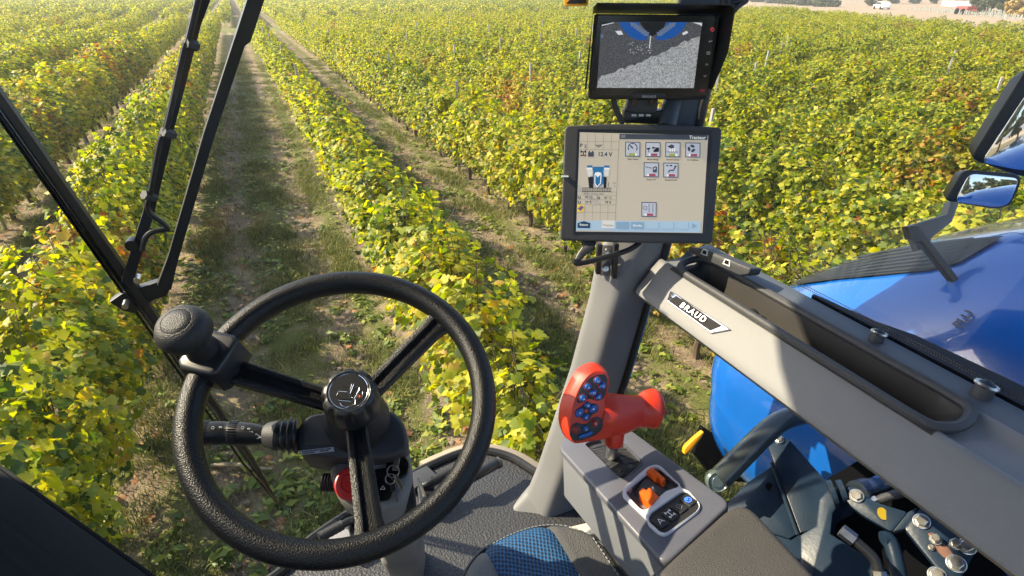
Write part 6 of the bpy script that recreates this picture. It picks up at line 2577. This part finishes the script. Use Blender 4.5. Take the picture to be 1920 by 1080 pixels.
# ---- upper camera monitor
UM = pose(.716, .938, -.1127, -4.5, 0, -26)
nU = UM.to_3x3().col[2].copy()
u2 = lambda x, y, h=0.0: (lambda v: UM @ Vector((v.x, v.y, h)))(loc2(x, y, UM, h))
um = thing('camera_monitor', 'black hooded camera monitor above the terminal showing a grey gravel view', 'monitor', E3(.72, .96, -.2))
hx, hy = lambda p: 1000 + p[0] / 3.857, lambda p: p[1] / 3.857
cz = lambda x, y: (1000 + x / 3.857, y / 3.857)
fpx = [cz(*p) for p in ((440, 98), (1330, 108), (1352, 118), (1262, 712), (1240, 722), (412, 722), (392, 705))]
bm = new()
fr_ = rounded([u2(x, y) for x, y in fpx], .006, 3)
prism(bm, fr_, [p - nU * .035 + (UM.translation - p) * .06 for p in fr_], .003, 3)
obj('housing', bm, BLACK, um, 45)
# sun hood: wall standing out round the top and both sides
bm = new()
inner_l = [cz(*p) for p in ((392, 640), (416, 400), (446, 96), (1356, 108), (1330, 330), (1280, 640))]
outer_l = [cz(*p) for p in ((376, 645), (405, 400), (440, 50), (470, 28), (1420, 36), (1450, 60), (1400, 370), (1288, 650))]
in_f = [(398, 640), (420, 400), (442, 96), (462, 92), (1336, 102), (1352, 112), (1318, 340), (1275, 620)]
secs = []
for (ix, iy), (ox, oy), h in zip(in_f, [(380, 648), (406, 400), (434, 62), (462, 30), (1424, 38), (1452, 66), (1400, 376), (1285, 650)], (.012, .03, .05, .05, .055, .055, .045, .012)):
    a = u2(*cz(ix, iy), .0002)
    b = u2(*cz(ox, oy), h)
    w = (b - a).normalized()
    sdir = UM.to_3x3().col[0] * (1 if ix > 900 else -1) if (iy > 110) else UM.to_3x3().col[1].copy()
    a2_ = a - nU * .03
    secs.append([a2_, b, b + sdir * .0025, a2_ + sdir * .0025])
loft(bm, secs)
obj('sun_hood', bm, BLACK, um, 30)
bm = new()
prism(bm, [u2(*cz(*p), .0006) for p in ((470, 112), (1345, 118), (1264, 690), (408, 688))], -nU * .0005)
obj('front_glass', bm, BLACKG, um)
GRV = bpy.data.materials.new('gravel_picture')
GRV.use_nodes = True
nt = GRV.node_tree
b = nt.nodes['Principled BSDF']
b.inputs['Roughness'].default_value = .3
tc = nt.nodes.new('ShaderNodeTexCoord')
mp = nt.nodes.new('ShaderNodeMapping')
mp.inputs['Rotation'].default_value = (.3, .5, .7)
mp.inputs['Scale'].default_value = (1, 2.2, 1.4)
v1 = nt.nodes.new('ShaderNodeTexNoise')
v1.inputs['Scale'].default_value = 330
v1.inputs['Detail'].default_value = 6
v1.inputs['Roughness'].default_value = .8
v1.inputs['Distortion'].default_value = 1.2
rp = nt.nodes.new('ShaderNodeValToRGB')
rp.color_ramp.elements[0].position, rp.color_ramp.elements[0].color = .40, (0.05, 0.05, 0.055, 1)
rp.color_ramp.elements[1].position, rp.color_ramp.elements[1].color = .64, (0.66, 0.66, 0.66, 1)
nt.links.new(tc.outputs['Object'], mp.inputs[0]); nt.links.new(mp.outputs[0], v1.inputs['Vector']); nt.links.new(v1.outputs['Fac'], rp.inputs[0])
nt.links.new(rp.outputs[0], b.inputs['Base Color']); nt.links.new(rp.outputs[0], b.inputs['Emission Color'])
b.inputs['Emission Strength'].default_value = .35
SH = bpy.data.materials.new('shade_picture')
SH.use_nodes = True
nt = SH.node_tree
b = nt.nodes['Principled BSDF']
b.inputs['Roughness'].default_value = .3
v1 = nt.nodes.new('ShaderNodeTexNoise')
tc = nt.nodes.new('ShaderNodeTexCoord')
nt.links.new(tc.outputs['Object'], v1.inputs['Vector'])
v1.inputs['Scale'].default_value = 500
v1.inputs['Detail'].default_value = 5
rp = nt.nodes.new('ShaderNodeValToRGB')
rp.color_ramp.elements[0].position, rp.color_ramp.elements[0].color = .38, (0.035, 0.035, 0.042, 1)
rp.color_ramp.elements[1].position, rp.color_ramp.elements[1].color = .72, (0.12, 0.12, 0.13, 1)
nt.links.new(v1.outputs['Fac'], rp.inputs[0])
nt.links.new(rp.outputs[0], b.inputs['Base Color']); nt.links.new(rp.outputs[0], b.inputs['Emission Color'])
b.inputs['Emission Strength'].default_value = .35
CB = screen_mat('picture_blue', (0.008, 0.10, 0.42), .25)
CG = screen_mat('picture_grey_blue', (0.16, 0.22, 0.34), .25)
CW = screen_mat('picture_white', (0.6, 0.62, 0.65), .4)
CK = screen_mat('picture_black', (0.012, 0.012, 0.016), .1)
ub = new()


def us(pts, mi, h):
    f = sheet(ub, [u2(*cz(*p), h) for p in pts])
    f.material_index = mi
    f.normal_update()
    if f.normal.dot(nU) < 0:
        f.normal_flip()


us([(492, 158), (1222, 160), (1160, 637), (460, 635)], 1, .0009)
rr = random.Random(3)
edge = [(470, 575)]
for k in range(1, 30):
    t = k / 30
    x = 470 + 720 * t
    y = 560 - 300 * t ** 1.15 + rr.uniform(-14, 10)
    edge.append((x, y))
edge.append((1205, 262))
us(edge + [(1160, 637), (460, 635)], 0, .0011)
us([(490, 158), (585, 160), (510, 195), (488, 190)], 5, .0011)
us([(770, 160), (960, 160), (930, 230), (860, 262), (820, 240)], 5, .0011)
def arc(pts_o, pts_i, mi, h):
    for k in range(len(pts_o) - 1):
        us([pts_o[k], pts_o[k + 1], pts_i[k + 1], pts_i[k]], mi, h)
arc([(620, 160), (640, 205), (690, 260), (745, 288), (800, 293)], [(765, 160), (768, 185), (780, 215), (800, 250), (830, 268)], 2, .0013)
arc([(1110, 160), (1085, 210), (1030, 262), (970, 285), (905, 293)], [(965, 160), (955, 190), (940, 220), (915, 250), (880, 268)], 2, .0013)
for sgn, x0 in ((1, 700), (-1, 1030)):
    for k in range(6):
        cx_ = x0 + sgn * (k * 18)
        cy0 = 162 + k * 13
        us([(cx_, cy0), (cx_ + sgn * 50, cy0 + 6), (cx_ + sgn * 40, cy0 + 34), (cx_ + sgn * 8, cy0 + 30)], 3, .0015)
us([(495, 180), (580, 162), (584, 166), (495, 188)], 4, .0015)
us([(1150, 162), (1220, 166), (1219, 190), (1205, 180)], 4, .0015)
us([(592, 225), (635, 222), (650, 250), (615, 252)], 4, .0015)
us([(1075, 240), (1110, 222), (1120, 238), (1085, 255)], 4, .0015)
us([(488, 250), (506, 250), (503, 275), (486, 275)], 3, .0015)
for k in range(40):
    x, y = rr.uniform(690, 850), rr.uniform(300, 390)
    us([(x, y), (x + 5, y + 1), (x + 4, y + 5), (x, y + 4)], 4, .0015)
us([(845, 260), (852, 260), (842, 350), (836, 350)], 4, .0015)
obj('camera_picture', ub, [GRV, SH, CB, CG, CW, CK], um, 180)
# touch marks on the right of the glass
bm = new()
def ub2(p, q, w=1.6, mi=0):
    a, b = Vector(p), Vector(q)
    d = (b - a).normalized()
    s_ = Vector((-d.y, d.x)) * w
    f = sheet(bm, [u2(*cz(v.x, v.y), .0012) for v in (a + s_, b + s_, b - s_, a - s_)])
    f.material_index = mi
for k in range(12):
    a0 = -1.2 + k * .48
    if k < 11:
        ub2((1294 + 12 * math.cos(a0), 213 + 12 * math.sin(a0)), (1294 + 12 * math.cos(a0 + .5), 213 + 12 * math.sin(a0 + .5)), 2, 1)
ub2((1294, 198), (1294, 208), 2, 1)
for a, b in (((1270, 300), (1290, 300)), ((1270, 300), (1277, 293)), ((1270, 300), (1277, 307)), ((1290, 300), (1292, 292)),
             ((1256, 375), (1278, 375)), ((1278, 375), (1276, 392)), ((1276, 392), (1255, 392)), ((1255, 392), (1256, 375)), ((1260, 383), (1273, 383)),
             ((1244, 472), (1254, 461)), ((1254, 461), (1264, 472)), ((1232, 544), (1241, 555)), ((1241, 555), (1252, 544))):
    ub2(a, b)
ub2((1205, 655), (1240, 655), 9, 2)
for f in bm.faces:
    f.normal_update()
    if f.normal.dot(nU) < 0:
        f.normal_flip()
obj('touch_symbols', bm, [screen_mat('symbol_grey', (.35, .36, .38), .2), screen_mat('symbol_red', (.6, .05, .07), .5), screen_mat('dull_red', (.16, .012, .03), .3)], um, 180)
bm = new()
prism(bm, [u2(*cz(*p), .0016) for p in ((735, 670), (950, 672), (960, 692), (952, 716), (715, 714), (722, 690))], -nU * .0018, .0005)
np_ = obj('name_plate', bm, BLACK, um)
bm = new()
pl_ = loc2(*cz(838, 699), UM, .0019)
text_into(bm, 'BRIGADE', UM @ T(pl_.x, pl_.y, .0019), 6.6 / FPX * 1.06, 0, bold=.00006)
obj('name_lettering', bm, mat('letter_silver', (.55, .56, .58), .4), np_)

# bracket between the displays and the pillar
br = thing('display_bracket', 'black jointed bracket holding the camera monitor above the terminal', 'bracket', at(1212, 215, 1.12))
BRM = frame(at(1212, 210, 1.12), UM.to_3x3().col[0].copy(), UM.to_3x3().col[1].copy())
b2 = lambda x, y, h=0.0: (lambda v: BRM @ Vector((v.x, v.y, h)))(loc2(*cz(x, y), BRM, h))
nB = BRM.to_3x3().col[2].copy()
bm = new()
prism(bm, rounded([b2(*p) for p in ((690, 715), (905, 715), (900, 790), (885, 825), (690, 815), (672, 790))], .004), -nB * .03, .003)
obj('head_block', bm, CHAR, br, 40)
bm = new()
prism(bm, rounded([b2(*p, -.004) for p in ((660, 790), (905, 800), (985, 780), (990, 880), (900, 900), (650, 890))], .003), -nB * .03, .003)
obj('base_block', bm, BLACK, br, 40)
for x in (732, 858):
    bm = new()
    c = b2(x, 742, .001)
    tube(bm, [c - nB * .004, c + nB * .003], .0065, 18)
    obj('clamp_knob', bm, BLACKG, br, 40)
bm = new()
for k in range(3):
    q = [b2(712 + k * 52 + dx_, 826 + dy_, -.002) for dx_, dy_ in ((0, 0), (34, 1), (33, 16), (-1, 15))]
    prism(bm, q, -nB * .006)
obj('block_slots', bm, SILVER, br)
bm = new()
tube(bm, smooth_path([at(*cz(*p), d) for p, d in (((582, 715), 1.11), ((592, 770), 1.115), ((620, 840), 1.12), ((650, 895), 1.125))], 5), .006, 10)
tag(obj('monitor_cable', bm, BLACK), 'short black cable curving down behind the camera monitor', 'cable')
bm = new()
tube(bm, [at(1262, 190, 1.13), at(1250, 238, 1.13)], .02, 12)
tag(obj('bracket_post', bm, mat('slate_trim', (0, 0, 0))), 'slate post behind the display bracket', 'post')

# slotted rail under the terminal, with screws, and the cables
ml = thing('mounting_rail', 'pair of black slotted rails screwed to the pillar under the terminal', 'rail', at(1140, 490, 1.235))
for (x0, y0, x1, y1) in ((1126, 456, 1119, 512), (1160, 456, 1146, 520)):
    bm = new()
    a, b = at(x0, y0, 1.20), at(x1, y1, 1.225)
    M = frame((a + b) / 2, RT, (a - b))
    box(bm, M, .011, (a - b).length, .022, .002)
    obj('slotted_rail', bm, BLACK, ml, 40)
bm = new()
M = frame(at(1137, 488, 1.235), RT, UP * .9 - FW * .2)
box(bm, M, .03, .07, .006, .002)
obj('rail_back', bm, GREY, ml, 40)
for y in (470, 502):
    bm = new()
    M = frame(at(1140 - (y - 470) * .15, y, 1.222), RT, UP)
    lathe(bm, M, [(.0085, 0), (.0085, .0015), (.0062, .002), (.0055, .005), (.003, .0055), (.0028, .004)], 20)
    obj('rail_screw', bm, STEEL, ml, 40)
bm = new()
for k in range(7):
    dx_ = k * 3.2
    tube(bm, smooth_path([at(1098 + dx_, 440, 1.14 + .002 * k), at(1094 + dx_, 462, 1.14), at(1084 + dx_ * .6, 478, 1.14), at(1079 + dx_ * .3, 490, 1.14)], 4), .0028, 6)
tag(obj('wire_bundle', bm, BLACK), 'bundle of thin black wires bending under the left end of the terminal', 'wires')
bm = new()
tube(bm, smooth_path([at(1078, 486, 1.14), at(1082, 494, 1.14), at(1110, 489, 1.14), at(1150, 478, 1.145), at(1180, 468, 1.15), at(1200, 455, 1.155)], 6), .0058, 10)
tag(obj('data_cable', bm, BLACK), 'thick black cable sweeping across under the terminal to its plug', 'cable')


# ------------------------------------------------------------------ thin evening haze
hz_ = bpy.data.materials.new('evening_haze')
hz_.use_nodes = True
nt = hz_.node_tree
nt.nodes.remove(nt.nodes['Principled BSDF'])
pv = nt.nodes.new('ShaderNodeVolumePrincipled')
pv.inputs['Color'].default_value = (.95, .93, .88, 1)
pv.inputs['Density'].default_value = 0.0016
pv.inputs['Anisotropy'].default_value = .3
nt.links.new(pv.outputs[0], nt.nodes['Material Output'].inputs['Volume'])
bm = new()
box(bm, T(0, 0, 11), 5200, 5200, 24)
tag(obj('haze', bm, hz_), kind='stuff')
